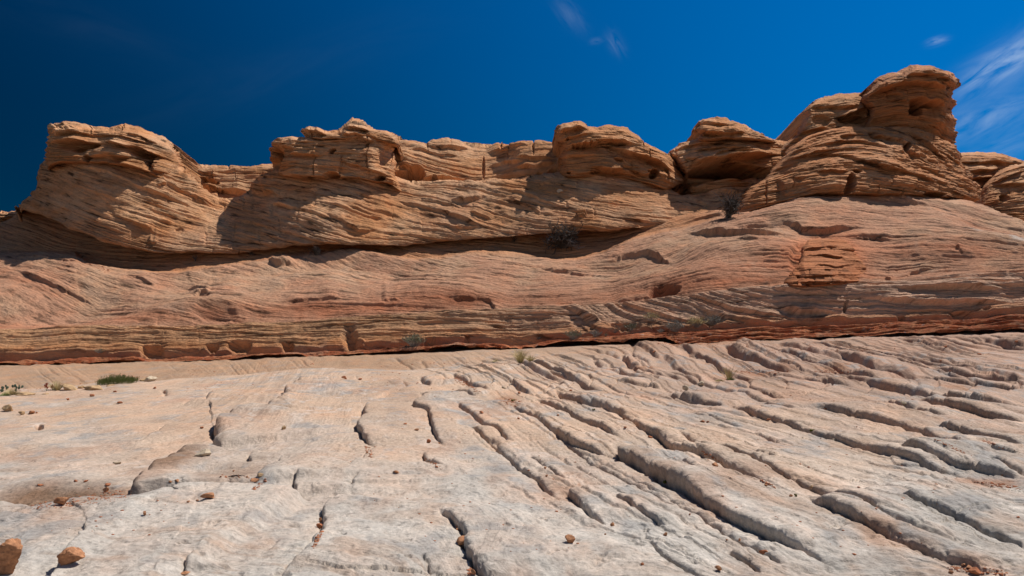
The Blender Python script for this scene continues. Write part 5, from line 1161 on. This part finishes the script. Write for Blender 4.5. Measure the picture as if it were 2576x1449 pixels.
STONES = [  # px, py (foot), width px, height px, colour, label
    (0, 1449, 82, 86, 'o', 'large pitted orange stone cut off by the left edge of the photo'),
    (170, 1427, 62, 42, 'o', 'chunky orange stone on the pale slab right of the big pitted one'),
    (361, 1298, 12, 11, 'o', 'small pointed orange stone on the near slab above the chunky one'),
    (148, 1272, 34, 20, 'o', 'wedge-shaped orange stone standing on the brown sand hollow'),
    (263, 1239, 16, 12, 'o', 'rounded orange stone behind the wedge-shaped one in the sand'),
    (267, 1224, 20, 6, 'r', 'flat red flake lying behind the rounded stone in the sand hollow'),
    (214, 1213, 11, 5, 'r', 'right one of two small red flakes behind the sand hollow'),
    (188, 1213, 9, 5, 'r', 'left one of two small red flakes behind the sand hollow'),
    (98, 1225, 17, 5, 'r', 'thin flat red flake at the left margin of the sand hollow'),
    (427, 1214, 9, 6, 'o', 'smaller left stone of the orange pair on the round boulder slab'),
    (445, 1214, 13, 7, 'o', 'larger right stone of the orange pair on the round boulder slab'),
    (587, 1187, 5, 4, 'o', 'tiny orange pebble above the dark twig on the boulder slab'),
    (555, 1203, 5, 4, 'o', 'tiny orange pebble at the left end of the dark twig'),
    (621, 1203, 6, 5, 'o', 'tiny orange pebble at the right end of the dark twig'),
    (638, 1213, 22, 10, 'o', 'flat cracked orange stone just right of the dark twig'),
    (655, 1201, 18, 8, 't', 'pale orange stone behind the flat cracked one by the twig'),
    (668, 1193, 7, 4, 'o', 'small orange pebble right of the pale orange stone'),
    (517, 1258, 33, 14, 'o', 'long orange stone on the brow of the near slab'),
    (494, 1262, 9, 5, 'o', 'little orange stone touching the left end of the long one'),
    (472, 1265, 8, 5, 'o', 'little reddish stone farther left of the long orange one'),
    (803, 1332, 18, 14, 'r', 'round rusty stone in the crack of the near slab'),
    (807, 1314, 10, 12, 'o', 'orange stone wedged in the crack above the round rusty one'),
    (291, 1169, 20, 7, 'p', 'cracked pale stone alone on the slab above the sand'),
    (505, 1149, 40, 16, 'p', 'flat pale slab of stone under the dark notch'),
    (507, 1079, 10, 5, 'r', 'small brown stone on the slab left of the dark notch'),
    (712, 1081, 12, 9, 't', 'mossy orange cube-like stone on the slab above the boulder slab'),
    (230, 996, 12, 6, 'r', 'brown stone on the slab below the open debris blocks'),
    (169, 1005, 9, 5, 'r', 'small dark brown stone below the pale debris slab'),
    (288, 987, 8, 4, 'r', 'small brown stone below the green shrub'),
    (298, 1016, 15, 6, 'r', 'flat rusty stone on the slab right of the brown one'),
    (10, 1036, 28, 17, 't', 'tan layered stone at the left edge above the slab'),
    (53, 1044, 14, 9, 't', 'left one of two tan stones near the left edge'),
    (75, 1042, 17, 8, 'o', 'right one of two tan stones near the left edge'),
    (90, 1040, 6, 4, 'o', 'tiny orange pebble right of the two tan stones'),
    (864, 954, 14, 8, 'r', 'rusty block on the crest of the slab left of centre'),
    (905, 954, 9, 4, 'r', 'small rusty stone right of the block on the crest'),
    (461, 1449, 26, 8, 'o', 'orange stone half cut by the bottom edge left of centre'),
    (387, 978, 9, 5, 'r', 'brown stone in front of the gray tilted rock'),
    (995, 1193, 15, 8, 'o', 'orange stone alone on the slab left of the bowl-shaped dip'),
    (1168, 1370, 42, 17, 'o', 'long brick-like orange stone at the bend of the dark crack'),
    (1434, 1368, 27, 19, 'o', 'angular orange block alone on the slab, centre front'),
    (1152, 1338, 13, 7, 'o', 'orange stone in the crack just above the long brick-like one'),
    (1079, 1114, 12, 9, 'r', 'dark rusty stone standing on the slab in mid distance'),
    (1049, 1084, 13, 5, 'o', 'flat orange stone behind the dark rusty one'),
    (1019, 1068, 9, 4, 'r', 'small brown stone left of the flat orange one'),
    (1211, 1041, 11, 7, 'r', 'round brown stone right of the winding cracks'),
    (1675, 1349, 12, 8, 'o', 'round orange stone below the branching cracks'),
    (1617, 1422, 9, 6, 'r', 'small red stone near the bottom edge right of centre'),
    (1540, 1324, 11, 9, 'o', 'orange stone at the foot of the forked crack'),
    (1523, 1346, 6, 4, 'o', 'pebble below the stone at the foot of the forked crack'),
    (1375, 1200, 7, 5, 'o', 'lower pebble of two in the curved crack'),
    (1371, 1180, 7, 5, 'o', 'upper pebble of two in the curved crack'),
    (1634, 1221, 7, 6, 'r', 'small red stone between two long thin cracks'),
    (1574, 1077, 8, 5, 'r', 'nearer of two brown stones below the long dark ledge'),
    (1570, 1057, 9, 4, 'r', 'farther of two brown stones below the long dark ledge'),
    (1636, 1102, 11, 5, 'r', 'red stone under the step of the long dark ledge'),
    (1304, 1054, 7, 4, 'r', 'small red stone above the fan of cracks'),
    (1306, 990, 8, 5, 'r', 'small red stone near the broken plates in the distance'),
    (1437, 983, 9, 4, 'r', 'small flat red stone on the gray tongue of slab'),
    (1268, 977, 13, 5, 'p', 'small pale stone right of the broken plates'),
    (1724, 981, 15, 12, 'p', 'pointed pale stone on the ledge, left one of two'),
    (1764, 971, 20, 11, 'p', 'square pale stone on the ledge, right one of two'),
    (1191, 1445, 14, 12, 'o', 'orange stone at the bottom end of the dark crack'),
    (922, 1141, 7, 4, 'o', 'orange pebble at the foot of the winding dark step'),
    (1403, 1046, 7, 4, 'o', 'orange pebble under the gray double ledge'),
    (1105, 1117, 6, 4, 'o', 'pebble at the end of the second winding crack'),
    (1800, 1175, 17, 10, 'o', 'orange stone under the long gray ledge at right'),
    (1922, 1393, 23, 9, 'r', 'long red stone in front of the deepest ledge'),
    (1810, 1438, 18, 13, 'o', 'rounded orange stone near the bottom edge at right'),
    (1860, 1362, 10, 6, 'o', 'smaller orange stone left of the long red one'),
    (1829, 1360, 6, 4, 'o', 'tiny pebble left of the small orange stone'),
    (2460, 1447, 32, 17, 'r', 'largest rusty stone in the bottom right corner'),
    (2444, 1434, 18, 9, 'o', 'orange stone leaning behind the largest rusty one'),
    (2395, 1444, 12, 8, 'o', 'orange stone left of the bottom right corner group'),
    (2428, 1425, 13, 7, 'o', 'flat orange stone at the back of the corner group'),
    (1992, 1251, 9, 6, 'o', 'orange stone at the foot of the gray ledge, lower part'),
    (1929, 1224, 8, 5, 'o', 'orange stone at the foot of the gray ledge, middle part'),
    (2042, 1226, 9, 7, 't', 'tan stone perched on top of the gray ledge'),
    (1767, 1063, 13, 5, 'r', 'left one of two flat red stones beside a thin crack'),
    (1781, 1064, 8, 4, 'r', 'right one of two flat red stones beside a thin crack'),
    (1934, 1058, 12, 4, 'r', 'flat red stone on the edge of a long ledge'),
    (2279, 1021, 18, 10, 'p', 'pale rugged stone by the upper right ledges'),
    (2101, 1107, 10, 5, 'p', 'pinkish stone in front of the mossy ledge'),
    (2564, 1304, 8, 4, 'r', 'small red stone near the right edge'),
    (1735, 1296, 5, 4, 'r', 'tiny red pebble left of the deepest ledge'),
    (1881, 1385, 5, 4, 'o', 'tiny pebble left of the long red stone'),
    (2080, 1029, 12, 4, 'r', 'thin red stone on a far ledge at right'),
    (1408, 486, 20, 11, 'p', 'pale boulder resting on the slope below the middle bluff'),
    (2380, 875, 10, 5, 'r', 'rusty stone on the far right slope under the red seam'),
    (2465, 888, 12, 4, 'r', 'flat rusty stone on the far right slope, lower one'),
    (2560, 861, 9, 4, 'r', 'rusty stone on the far slope at the right edge'),
    (1645, 885, 9, 5, 'r', 'dark rusty stone in the reddish flat right of centre'),
]
MATS = dict(o=M_STONE, r=M_STONE_RED, p=M_STONE_PALE, t=M_STONE_TAN)
for i, (px, py, w, h, c, lab) in enumerate(STONES):
    p = locate(px, py); s_ = p[1] / FPX
    big = w > 50
    o = stone_mesh('stone', w * s_, w * s_ * (.75 if w < 2.4 * h else .6), h * s_ * 1.12, 100 + i * 7, MATS[c], 5 if big else (4 if w > 25 else 3), .09 if not big else .10, 9 if not big else 7)
    o.location = (p[0], p[1] + w * s_ * .3, p[2] - .06 * h * s_)
    o.rotation_euler = (0.12 * math.sin(i * 3.1), 0.12 * math.cos(i * 1.7), 0.5 * math.sin(i * 2.3))
    tag(o, lab, 'stone', 'loose stones on the rock')

# broken slabs lying behind the crest of the pale slab
DEBRIS = [(165, 982, 44, 22, 30, 't', 'tilted wedge of tan rock leaning left beside the dry tuft'), (228, 980, 52, 22, 8, 't', 'long tan slab roofing the dark gap in the debris'),
          (199, 977, 24, 14, 20, 't', 'short tan block left of the dark gap in the debris'), (356, 958, 22, 17, 15, 't', 'tan block leaning on the gray tilted rock'),
          (378, 960, 34, 22, -18, 'p', 'gray tilted rock with an orange top right of the green shrub'), (55, 995, 48, 14, 3, 't', 'low tan slab in front of the prickly pear'), (268, 972, 28, 9, 0, 't', 'flat tan rock under the green shrub'),
          (104, 993, 24, 8, 5, 't', 'crumbled tan rock right of the low slab')]
for i, (px, py, w, h, a, c, lab) in enumerate(DEBRIS):
    p = locate(px, py); s_ = p[1] / FPX
    o = stone_mesh('broken_rock', w * s_, w * s_ * .7, h * s_ * .8, 900 + i * 5, MATS[c], 4, .07, 10, layered=.10)
    o.location = (p[0], p[1] + .1, p[2] - .03); o.rotation_euler = (math.radians(-8), math.radians(a), .2 * i)
    tag(o, lab, 'rock', 'broken rocks behind the slab crest')

# crumbs of red and tan stone in the cracks and on the red flats: uncountable
def gravel(name, spots, mat, seed, n, smin, smax):
    r = np.random.RandomState(seed); V0, F0 = ICO[2]; V0 = V0[:12] if False else V0
    import bmesh
    bm = bmesh.new(); bmesh.ops.create_icosphere(bm, subdivisions=1, radius=1.0)
    V0 = np.array([v.co[:] for v in bm.verts]); F0 = np.array([[v.index for v in f.verts] for f in bm.faces]); bm.free()
    Vs = []; Fs = []; k = 0
    pools = []
    for reg, x, y, rx, ry, ang, wgt in spots:
        (cx, cy), s = tr(reg, [(x, y)])[0], REG[reg][2]
        sel = []
        for X, Y, P in PLACE[:2]:
            ca, sa = math.cos(math.radians(ang)), math.sin(math.radians(ang))
            a = ((X - cx) * ca + (Y - cy) * sa) / (rx * s); b = (-(X - cx) * sa + (Y - cy) * ca) / (ry * s)
            m = np.nonzero(a * a + b * b < 1)[0]
            sel.append(P[m])
        pools.append((np.concatenate(sel), wgt))
    W = sum(w for _, w in pools)
    for pool, w in pools:
        if not len(pool): continue
        for j in range(int(n * w / W)):
            p = pool[r.randint(len(pool))]
            sz = r.uniform(smin, smax) * (0.45 + p[1] / 14.0) * (.5 + r.rand() ** 2)
            V = V0 * r.uniform(.6, 1.2, V0.shape) * np.array([1, 1, .45]) * sz
            a = r.rand() * 6.28; c_, s_ = math.cos(a), math.sin(a)
            V = np.c_[V[:, 0] * c_ - V[:, 1] * s_, V[:, 0] * s_ + V[:, 1] * c_, V[:, 2]] + p
            Vs.append(V); Fs.append(F0 + k); k += len(V)
    V = np.concatenate(Vs); F = np.concatenate(Fs)
    me = bpy.data.meshes.new(name)
    me.vertices.add(len(V)); me.vertices.foreach_set('co', V.reshape(-1).astype(np.float32))
    me.loops.add(F.size); me.loops.foreach_set('vertex_index', F.reshape(-1).astype(np.int32))
    me.polygons.add(len(F)); me.polygons.foreach_set('loop_start', np.arange(0, F.size, 3, dtype=np.int32)); me.update()
    me.materials.append(mat)
    o = bpy.data.objects.new(name, me); COL.objects.link(o)
    return o
g = gravel('gravel', [('A', 2270, 1190, 70, 14, -62, 2.0), ('B', 930, 1420, 30, 30, 0, .6), ('A', 600, 900, 400, 40, -8, 3), ('A', 1860, 790, 70, 12, -40, .8), ('B', 200, 560, 50, 20, 60, .7), ('B', 860, 50, 60, 30, 30, 1.5), ('B', 940, 110, 90, 15, 30, 1.2),
                      ('z7', 620, 1340, 220, 16, 0, 1.5), ('z7', 1150, 1340, 160, 10, 0, 1), ('z7', 900, 1170, 500, 40, 0, 2.5), ('z7', 150, 1130, 300, 40, 0, 2.5), ('z6', 2200, 780, 350, 50, 0, 2), ('C', 2330, 530, 160, 12, 18, .8), ('C', 1950, 520, 120, 10, 25, .8),
                      ('C', 2150, 1410, 220, 25, 5, 1.5), ('C', 650, 790, 60, 8, 30, .4), ('C', 250, 600, 120, 10, 30, .5), ('B', 1220, 210, 80, 30, 0, .8), ('z5', 720, 190, 120, 22, 28, .8), ('C', 2300, 800, 220, 14, 8, 1), ('B', 650, 640, 90, 14, 30, .4),
                      ('z6', 900, 930, 900, 25, 0, 1.2), ('z5', 700, 890, 700, 10, -2, 1.5), ('z5', 1900, 870, 700, 12, -2, 1.5), ('z6', 800, 800, 800, 14, -4, 1.8), ('z7', 1200, 1090, 1300, 12, -2, 2), ('z5', 1300, 1010, 1300, 30, -5, 1.0), ('A', 700, 1000, 700, 200, 0, .5), ('B', 1200, 700, 1200, 600, 0, 1.2), ('C', 1200, 700, 1200, 600, 0, 1.2), ('B', 600, 60, 500, 60, 5, 1), ('z7', 1700, 1250, 700, 60, 12, 1.6), ('A', 1300, 120, 900, 60, 0, .8), ('A', 230, 120, 120, 10, 0, .6), ('A', 1690, 740, 120, 10, 5, .3)],
           M_STONE_RED, 5, 5200, .006, .016)
tag(g, 'rusty crumbs of stone scattered in cracks and hollows of the slab', 'gravel', kind='stuff')

# ------------------------------------------------------------------ plants
M_TWIG = plain_material('dead_twig', (0.075, 0.06, 0.05), var=.4, scale=60)
M_TWIGP = plain_material('gray_twig', (0.33, 0.29, 0.25), var=.4, scale=60)
M_TWIGD = plain_material('gray_branch', (0.17, 0.15, 0.135), var=.4, scale=60)
M_SAGE = plain_material('sage_leaf', (0.20, 0.20, 0.12), var=.5, scale=50)
M_SAGEG = plain_material('gray_leaf', (0.27, 0.26, 0.22), var=.4, scale=50)
M_STRAW = plain_material('dry_grass', (0.52, 0.42, 0.20), var=.4, scale=50)
M_GREEN = plain_material('green_needle', (0.17, 0.20, 0.06), var=.5, scale=40)
M_CACTUS = plain_material('cactus_skin', (0.14, 0.19, 0.13), var=.3, scale=50)
M_REDFL = plain_material('red_bloom', (0.38, 0.08, 0.035), var=.4, scale=60)
M_MOSS = plain_material('moss_cushion', (0.10, 0.10, 0.015), var=.5, scale=80)

class MB:
    def __init__(self): self.v = []; self.f = []
    def tube(self, pts, r0, r1, n=4):
        pts = [np.array(p, float) for p in pts]; k0 = len(self.v)
        for i, p in enumerate(pts):
            d = pts[min(i + 1, len(pts) - 1)] - pts[max(i - 1, 0)]; d /= np.linalg.norm(d) + 1e-9
            a = np.cross(d, (0.3, 0.9, 0.2)); a /= np.linalg.norm(a) + 1e-9; b = np.cross(d, a)
            r = r0 + (r1 - r0) * i / max(1, len(pts) - 1)
            for j in range(n):
                t = 6.2832 * j / n; self.v.append(tuple(p + r * (a * math.cos(t) + b * math.sin(t))))
        for i in range(len(pts) - 1):
            for j in range(n):
                a, b = k0 + i * n + j, k0 + i * n + (j + 1) % n
                self.f.append((a, b, b + n, a + n))
        self.f.append(tuple(range(k0 + (len(pts) - 1) * n, k0 + len(pts) * n)))
    def leaf(self, p, d, L, w, side):
        p = np.array(p); d = np.array(d); s = np.array(side) * w; k = len(self.v)
        self.v += [tuple(p), tuple(p + d * L * .5 + s), tuple(p + d * L), tuple(p + d * L * .5 - s)]
        self.f.append((k, k + 1, k + 2, k + 3))
    def ball(self, c, r, seed):
        V, F = ICO[2]; rr = np.random.RandomState(seed); k = len(self.v)
        V = V * (1 + .25 * fbm(V[:, 0] * 2 + seed, V[:, 1] * 2, V[:, 2] * 2, seed=seed))[:, None] * np.array(r) + np.array(c)
        self.v += [tuple(x) for x in V]; self.f += [tuple(i + k for i in f) for f in F]
    def build(self, name, mat, parent=None, smooth=False):
        me = bpy.data.meshes.new(name); me.from_pydata(self.v, [], self.f); me.update(); me.materials.append(mat)
        if smooth: me.polygons.foreach_set('use_smooth', np.ones(len(self.f), bool))
        o = bpy.data.objects.new(name, me); COL.objects.link(o)
        if parent is not None: o.parent = parent
        return o

def empty(name, p):
    e = bpy.data.objects.new(name, None); COL.objects.link(e); e.location = tuple(p); e.empty_display_size = .1
    return e

def branch(mb, p, d, L, r, depth, rnd, tips=None, wig=.35, minr=.0012):
    pts = [p]; d = d / np.linalg.norm(d); n = 5
    for i in range(n):
        d = d + rnd.normal(size=3) * wig * .5; d /= np.linalg.norm(d)
        pts.append(pts[-1] + d * L / n)
    mb.tube(pts, r, max(r * .45, minr), 3 if r < .006 else 5)
    if depth > 0:
        for i in range(rnd.randint(3, 6)):
            k = rnd.randint(1, n + 1)
            nd = d + rnd.normal(size=3) * .75; nd[2] += .15
            branch(mb, pts[k], nd, L * rnd.uniform(.4, .72), max(r * .55, minr), depth - 1, rnd, tips, wig, minr)
    elif tips is not None: tips.append((pts[-1], d)); tips.append((pts[-3], d))

def dead_bush(px, py, w, h, lab, seed, n=12, spread=1.0, mat=None, lean=(0, 0), r0=.02, minr=.004):
    p = locate(px, py); s_ = p[1] / FPX; W, H = w * s_, h * s_
    root = empty('dry_bush', p); rnd = np.random.RandomState(seed)
    mb = MB(); mb2 = MB()
    for i in range(n):
        a = rnd.rand() * 6.28; t = rnd.uniform(.1, 1.0) * spread
        d = np.array([math.cos(a) * t * W / H * .6 + lean[0], -abs(math.sin(a)) * t * .5 + lean[1] - .1, 1 - .5 * t])
        branch(mb if i % 4 else mb2, np.array([rnd.normal() * W * .04, -.1, -.05 + 0 * i]), d, H * rnd.uniform(.4, .62), r0, 2, rnd, minr=minr)
    mb.build('branches', mat or M_TWIG, root); mb2.build('pale_branches', M_TWIGD, root)
    tag(root, lab, 'bush')
    return root
dead_bush(1418, 622, 112, 82, 'large dead bush of dark twigs in the hollow under the overhang', 3, n=42, spread=1.15, r0=.04, minr=.010)
dead_bush(1828, 545, 56, 74, 'upright dark dead bush at the left foot of the tall tower', 5, n=30, spread=.5, lean=(.1, 0), r0=.035, minr=.008)
dead_bush(796, 640, 34, 26, 'dark leafless bush on the lip of the ledge left of centre', 7, n=20, spread=1.0, r0=.02, minr=.006)
dead_bush(493, 655, 22, 24, 'faint dead bush in the shaded recess, left one of two', 9, n=5, spread=.6, r0=.01)
dead_bush(632, 640, 26, 22, 'faint dead bush in the shaded recess, right one of two', 11, n=6, spread=.7, r0=.008)
dead_bush(1293, 606, 26, 22, 'small dead bush in the crevice left of the large dead bush', 13, n=6, spread=.8, r0=.008)
dead_bush(1025, 868, 30, 8, 'low dark dead twigs beside the sage tuft on the red shelf', 15, n=9, spread=1.6, r0=.008)
dead_bush(1356, 850, 30, 10, 'low dark dead twigs on the red shelf right of centre', 17, n=6, spread=1.6, r0=.008)

def tuft(px, py, w, h, lab, seed, mat, cat='shrub', n=200, leafy=.5, name='desert_shrub', group='shrubs along the red seam', width=.0022, stemmat=None):
    p = locate(px, py); s_ = p[1] / FPX; W, H = w * s_, h * s_
    root = empty(name, p); rnd = np.random.RandomState(seed); st = MB(); lf = MB()
    for i in range(n):
        a = rnd.rand() * 6.28; t = rnd.rand() ** .6
        d = np.array([math.cos(a) * t * W / H * .75, math.sin(a) * t * .5, 1 - .35 * t]); d /= np.linalg.norm(d)
        b = np.array([math.cos(a) * t * W * .18, math.sin(a) * t * W * .12, -.01])
        L = H * rnd.uniform(.6, 1.02); m = b + d * L * .5; e = b + d * L + np.array([math.cos(a), 0, -.6]) * H * .12 * t
        st.tube([b, m, e], width * 1.2, width * .5, 3)
        if leafy > 0:
            for k in range(int(7 * leafy) + 1):
                q = m + (e - m) * rnd.rand(); dd = rnd.normal(size=3); dd[2] = abs(dd[2]) + .6; dd /= np.linalg.norm(dd)
                sd = np.cross(dd, rnd.normal(size=3)); sd /= np.linalg.norm(sd)
                lf.leaf(q, dd, H * rnd.uniform(.08, .17), H * .018 + .002, sd)
    st.build('stems', stemmat or (M_TWIGP if leafy > 0 else mat), root)
    if leafy > 0: lf.build('leaves', mat, root)
    tag(root, lab, cat, group)
    return root
tuft(1043, 872, 38, 36, 'round sage-green shrub on the red shelf, centre left', 21, M_SAGE, n=190)
tuft(252, 889, 26, 14, 'small green shrub in a niche of the red seam at far left', 22, M_SAGE, n=110)
tuft(1442, 852, 26, 28, 'gray-green shrub at the left end of the curled pale beds', 23, M_SAGE, n=130)
tuft(1498, 846, 20, 20, 'pale gray shrub right of the gray-green one under the curled beds', 24, M_SAGEG, n=100)
tuft(1524, 842, 7, 8, 'tiny yellow-green sprig on the red shelf', 25, M_GREEN, n=40)
tuft(1547, 838, 20, 20, 'sparse brown shrub under the curled pale beds', 26, M_SAGE, n=70, leafy=.2)
tuft(1587, 832, 20, 22, 'dark shrub in the black hollow of the curled beds', 27, M_SAGE, n=90)
tuft(1640, 808, 30, 26, 'straw-coloured shrub up on the curled beds', 28, M_STRAW, n=120, leafy=.3)
tuft(1661, 832, 13, 12, 'small gray shrub between two larger ones on the shelf', 29, M_SAGEG, n=60)
tuft(1699, 832, 34, 32, 'bushy gray shrub, left one of the three on the shelf', 30, M_SAGEG, n=170)
tuft(1751, 824, 32, 30, 'rounded straw-gray shrub, middle one of the three on the shelf', 31, M_STRAW, n=190)
tuft(1794, 818, 42, 28, 'whitish shrub, right one of the three on the shelf', 32, M_SAGEG, n=170)
tuft(1309, 908, 24, 40, 'tall dry yellow grass tuft on the pink slope', 41, M_STRAW, 'grass tuft', 170, 0, 'grass_tuft', 'dry grass tufts', .003)
tuft(1334, 906, 20, 18, 'shorter dry grass tuft right of the tall one', 42, M_STRAW, 'grass tuft', 90, 0, 'grass_tuft', 'dry grass tufts', .003)
tuft(1248, 907, 40, 9, 'low sparse dry grass left of the tall tuft', 43, M_STRAW, 'grass tuft', 60, 0, 'grass_tuft', 'dry grass tufts', .003)
tuft(1835, 951, 26, 42, 'thin dry grass tuft with bent stalks at right', 44, M_STRAW, 'grass tuft', 45, 0, 'grass_tuft', 'dry grass tufts', .003)
tuft(1839, 952, 16, 9, 'small green grass clump at the foot of the bent stalks', 45, M_GREEN, 'grass tuft', 90, 0, 'grass_tuft', 'dry grass tufts', .003)
tuft(1810, 955, 46, 7, 'low yellow grass fringe left of the green clump', 46, M_STRAW, 'grass tuft', 70, 0, 'grass_tuft', 'dry grass tufts', .003)
tuft(143, 982, 26, 26, 'dry yellow tuft behind the tilted tan wedge', 47, M_STRAW, 'grass tuft', 130, 0, 'grass_tuft', 'dry grass tufts', .0025)
tuft(28, 992, 46, 20, 'dry yellow grass around the prickly pear', 48, M_STRAW, 'grass tuft', 170, 0, 'grass_tuft', 'dry grass tufts', .0025)
tuft(12, 996, 34, 10, 'green grass patch at the left edge below the prickly pear', 49, M_GREEN, 'grass tuft', 140, 0, 'grass_tuft', 'dry grass tufts', .0025)
# the wide green shrub
def green_shrub():
    p = locate(293, 962); s_ = p[1] / FPX; root = empty('green_shrub', p); rnd = np.random.RandomState(8); st = MB(); lf = MB()
    for i in range(520):
        x = rnd.uniform(-46, 46); hgt = (17 + 9 * math.sin(x * .05 + 2) + 8 * max(0, x / 46)) * rnd.uniform(.55, 1.05)
        b = np.array([x * s_, rnd.uniform(-.12, .15), -.02 + .0005 * x]); d = np.array([rnd.normal() * .22 + .25, rnd.normal() * .2, 1]); d /= np.linalg.norm(d)
        e = b + d * hgt * s_; st.tube([b, (b + e) / 2, e], .002, .001, 3)
        for k in range(5):
            q = b + (e - b) * rnd.uniform(.3, 1); dd = d + rnd.normal(size=3) * .4; dd /= np.linalg.norm(dd)
            lf.leaf(q, dd, .045, .0035, np.cross(dd, (0, 1, .1)))
    st.build('stems', M_GREEN, root); lf.build('needles', M_GREEN, root)
    tag(root, 'wide feathery green shrub behind the slab crest at left', 'shrub')
green_shrub()
def cactus(px, py, pads, lab, seed):
    p = locate(px, py); s_ = p[1] / FPX; root = empty('prickly_pear', p); rnd = np.random.RandomState(seed)
    for x, y, w, h, a in pads:
        V, F = ICO[3]; V = V * np.array([w * s_ / 2, w * s_ * .16, h * s_ / 2]) * (1 + .15 * V[:, 2:3] * np.array([1, 0, 0]))
        c, sn = math.cos(math.radians(a)), math.sin(math.radians(a))
        V = np.c_[V[:, 0] * c + V[:, 2] * sn, V[:, 1], -V[:, 0] * sn + V[:, 2] * c]
        me = bpy.data.meshes.new('pad'); me.from_pydata([tuple(v) for v in V], [], F); me.polygons.foreach_set('use_smooth', np.ones(len(F), bool)); me.materials.append(M_CACTUS)
        o = bpy.data.objects.new('pad', me); COL.objects.link(o); o.parent = root; o.location = (x * s_, rnd.uniform(-.05, .05), y * s_)
        o.rotation_euler = (0, 0, rnd.uniform(-.6, .6))
    tag(root, lab, 'cactus', 'prickly pears at the left edge')
cactus(6, 986, [(-2, 4, 9, 8, 0), (2, 11, 8, 9, 10), (8, 10, 6, 10, 25), (-6, 12, 7, 8, -20), (12, 16, 5, 7, 15)], 'blue-green prickly pear cut by the left edge of the photo', 3)
cactus(38, 986, [(-11, 14, 6, 8, -10), (-5, 15, 6, 9, 5), (1, 11, 6, 8, 20), (5, 14, 6, 9, 10), (11, 11, 7, 9, 35), (-2, 5, 8, 8, 0), (14, 13, 5, 8, 30)], 'blue-green prickly pear with upright pads right of the cut one', 4)
def paintbrush(px, py, h, lab, seed):
    p = locate(px, py); s_ = p[1] / FPX; root = empty('red_wildflower', p); rnd = np.random.RandomState(seed); st = MB(); fl = MB()
    for i in range(5):
        d = np.array([rnd.normal() * .25, rnd.normal() * .15, 1]); d /= np.linalg.norm(d); L = h * s_ * rnd.uniform(.6, 1)
        st.tube([(0, 0, 0), d * L * .5, d * L], .003, .002, 3)
        for k in range(16):
            dd = rnd.normal(size=3) * .5 + d; dd /= np.linalg.norm(dd); fl.leaf(d * L * rnd.uniform(.5, 1), dd, .035, .007, np.cross(dd, (0, 1, 0)))
    st.build('stems', M_SAGE, root); fl.build('blooms', M_REDFL, root); tag(root, lab, 'wildflower', 'red wildflowers')
paintbrush(117, 984, 19, 'taller red wildflower left of the dry tuft', 1)
paintbrush(133, 981, 14, 'shorter red wildflower beside the dry tuft', 2)
# small dark twig lying on the boulder slab
p = locate(598, 1201); s_ = p[1] / FPX; mb = MB(); rnd = np.random.RandomState(2)
for k in range(7):
    x0 = rnd.uniform(-24, 5) * s_; mb.tube([(x0, rnd.normal() * .015, .008), (x0 + 10 * s_, rnd.normal() * .02, .02), (x0 + 20 * s_, rnd.normal() * .02, .01)], .004, .002, 4)
o = mb.build('dry_twig', M_TWIG); o.location = tuple(p); tag(o, 'dark dry twig lying across the round boulder slab', 'twig')
for i, (reg, x, y, w, lab) in enumerate((('C', 960, 412, 40, 'olive moss cushion at the foot of the far gray ledge'), ('B', 2318, 778, 34, 'olive moss cushion on the pale end of the deepest ledge'), ('C', 845, 872, 20, 'tiny moss cushion at the foot of the gray ledge'), ('B', 1230, 195, 24, 'moss cushion at the head of the sandy pocket'), ('B', 1805, 262, 18, 'tiny moss cushion under the long dark ledge'))):
    (x_, y_) = tr(reg, [(x, y)])[0]; p = locate(x_, y_); s_ = p[1] / FPX * REG[reg][2]; mb = MB(); rnd = np.random.RandomState(i)
    for k in range(6): mb.ball((rnd.uniform(-.5, .5) * w * s_, rnd.uniform(-.02, .02), .003), (w * s_ * .22, w * s_ * .2, .012 + w * s_ * .06), i * 10 + k)
    o = mb.build('moss_cushion', M_MOSS, smooth=True); o.location = tuple(p); tag(o, lab, 'moss', 'moss cushions in the cracks')
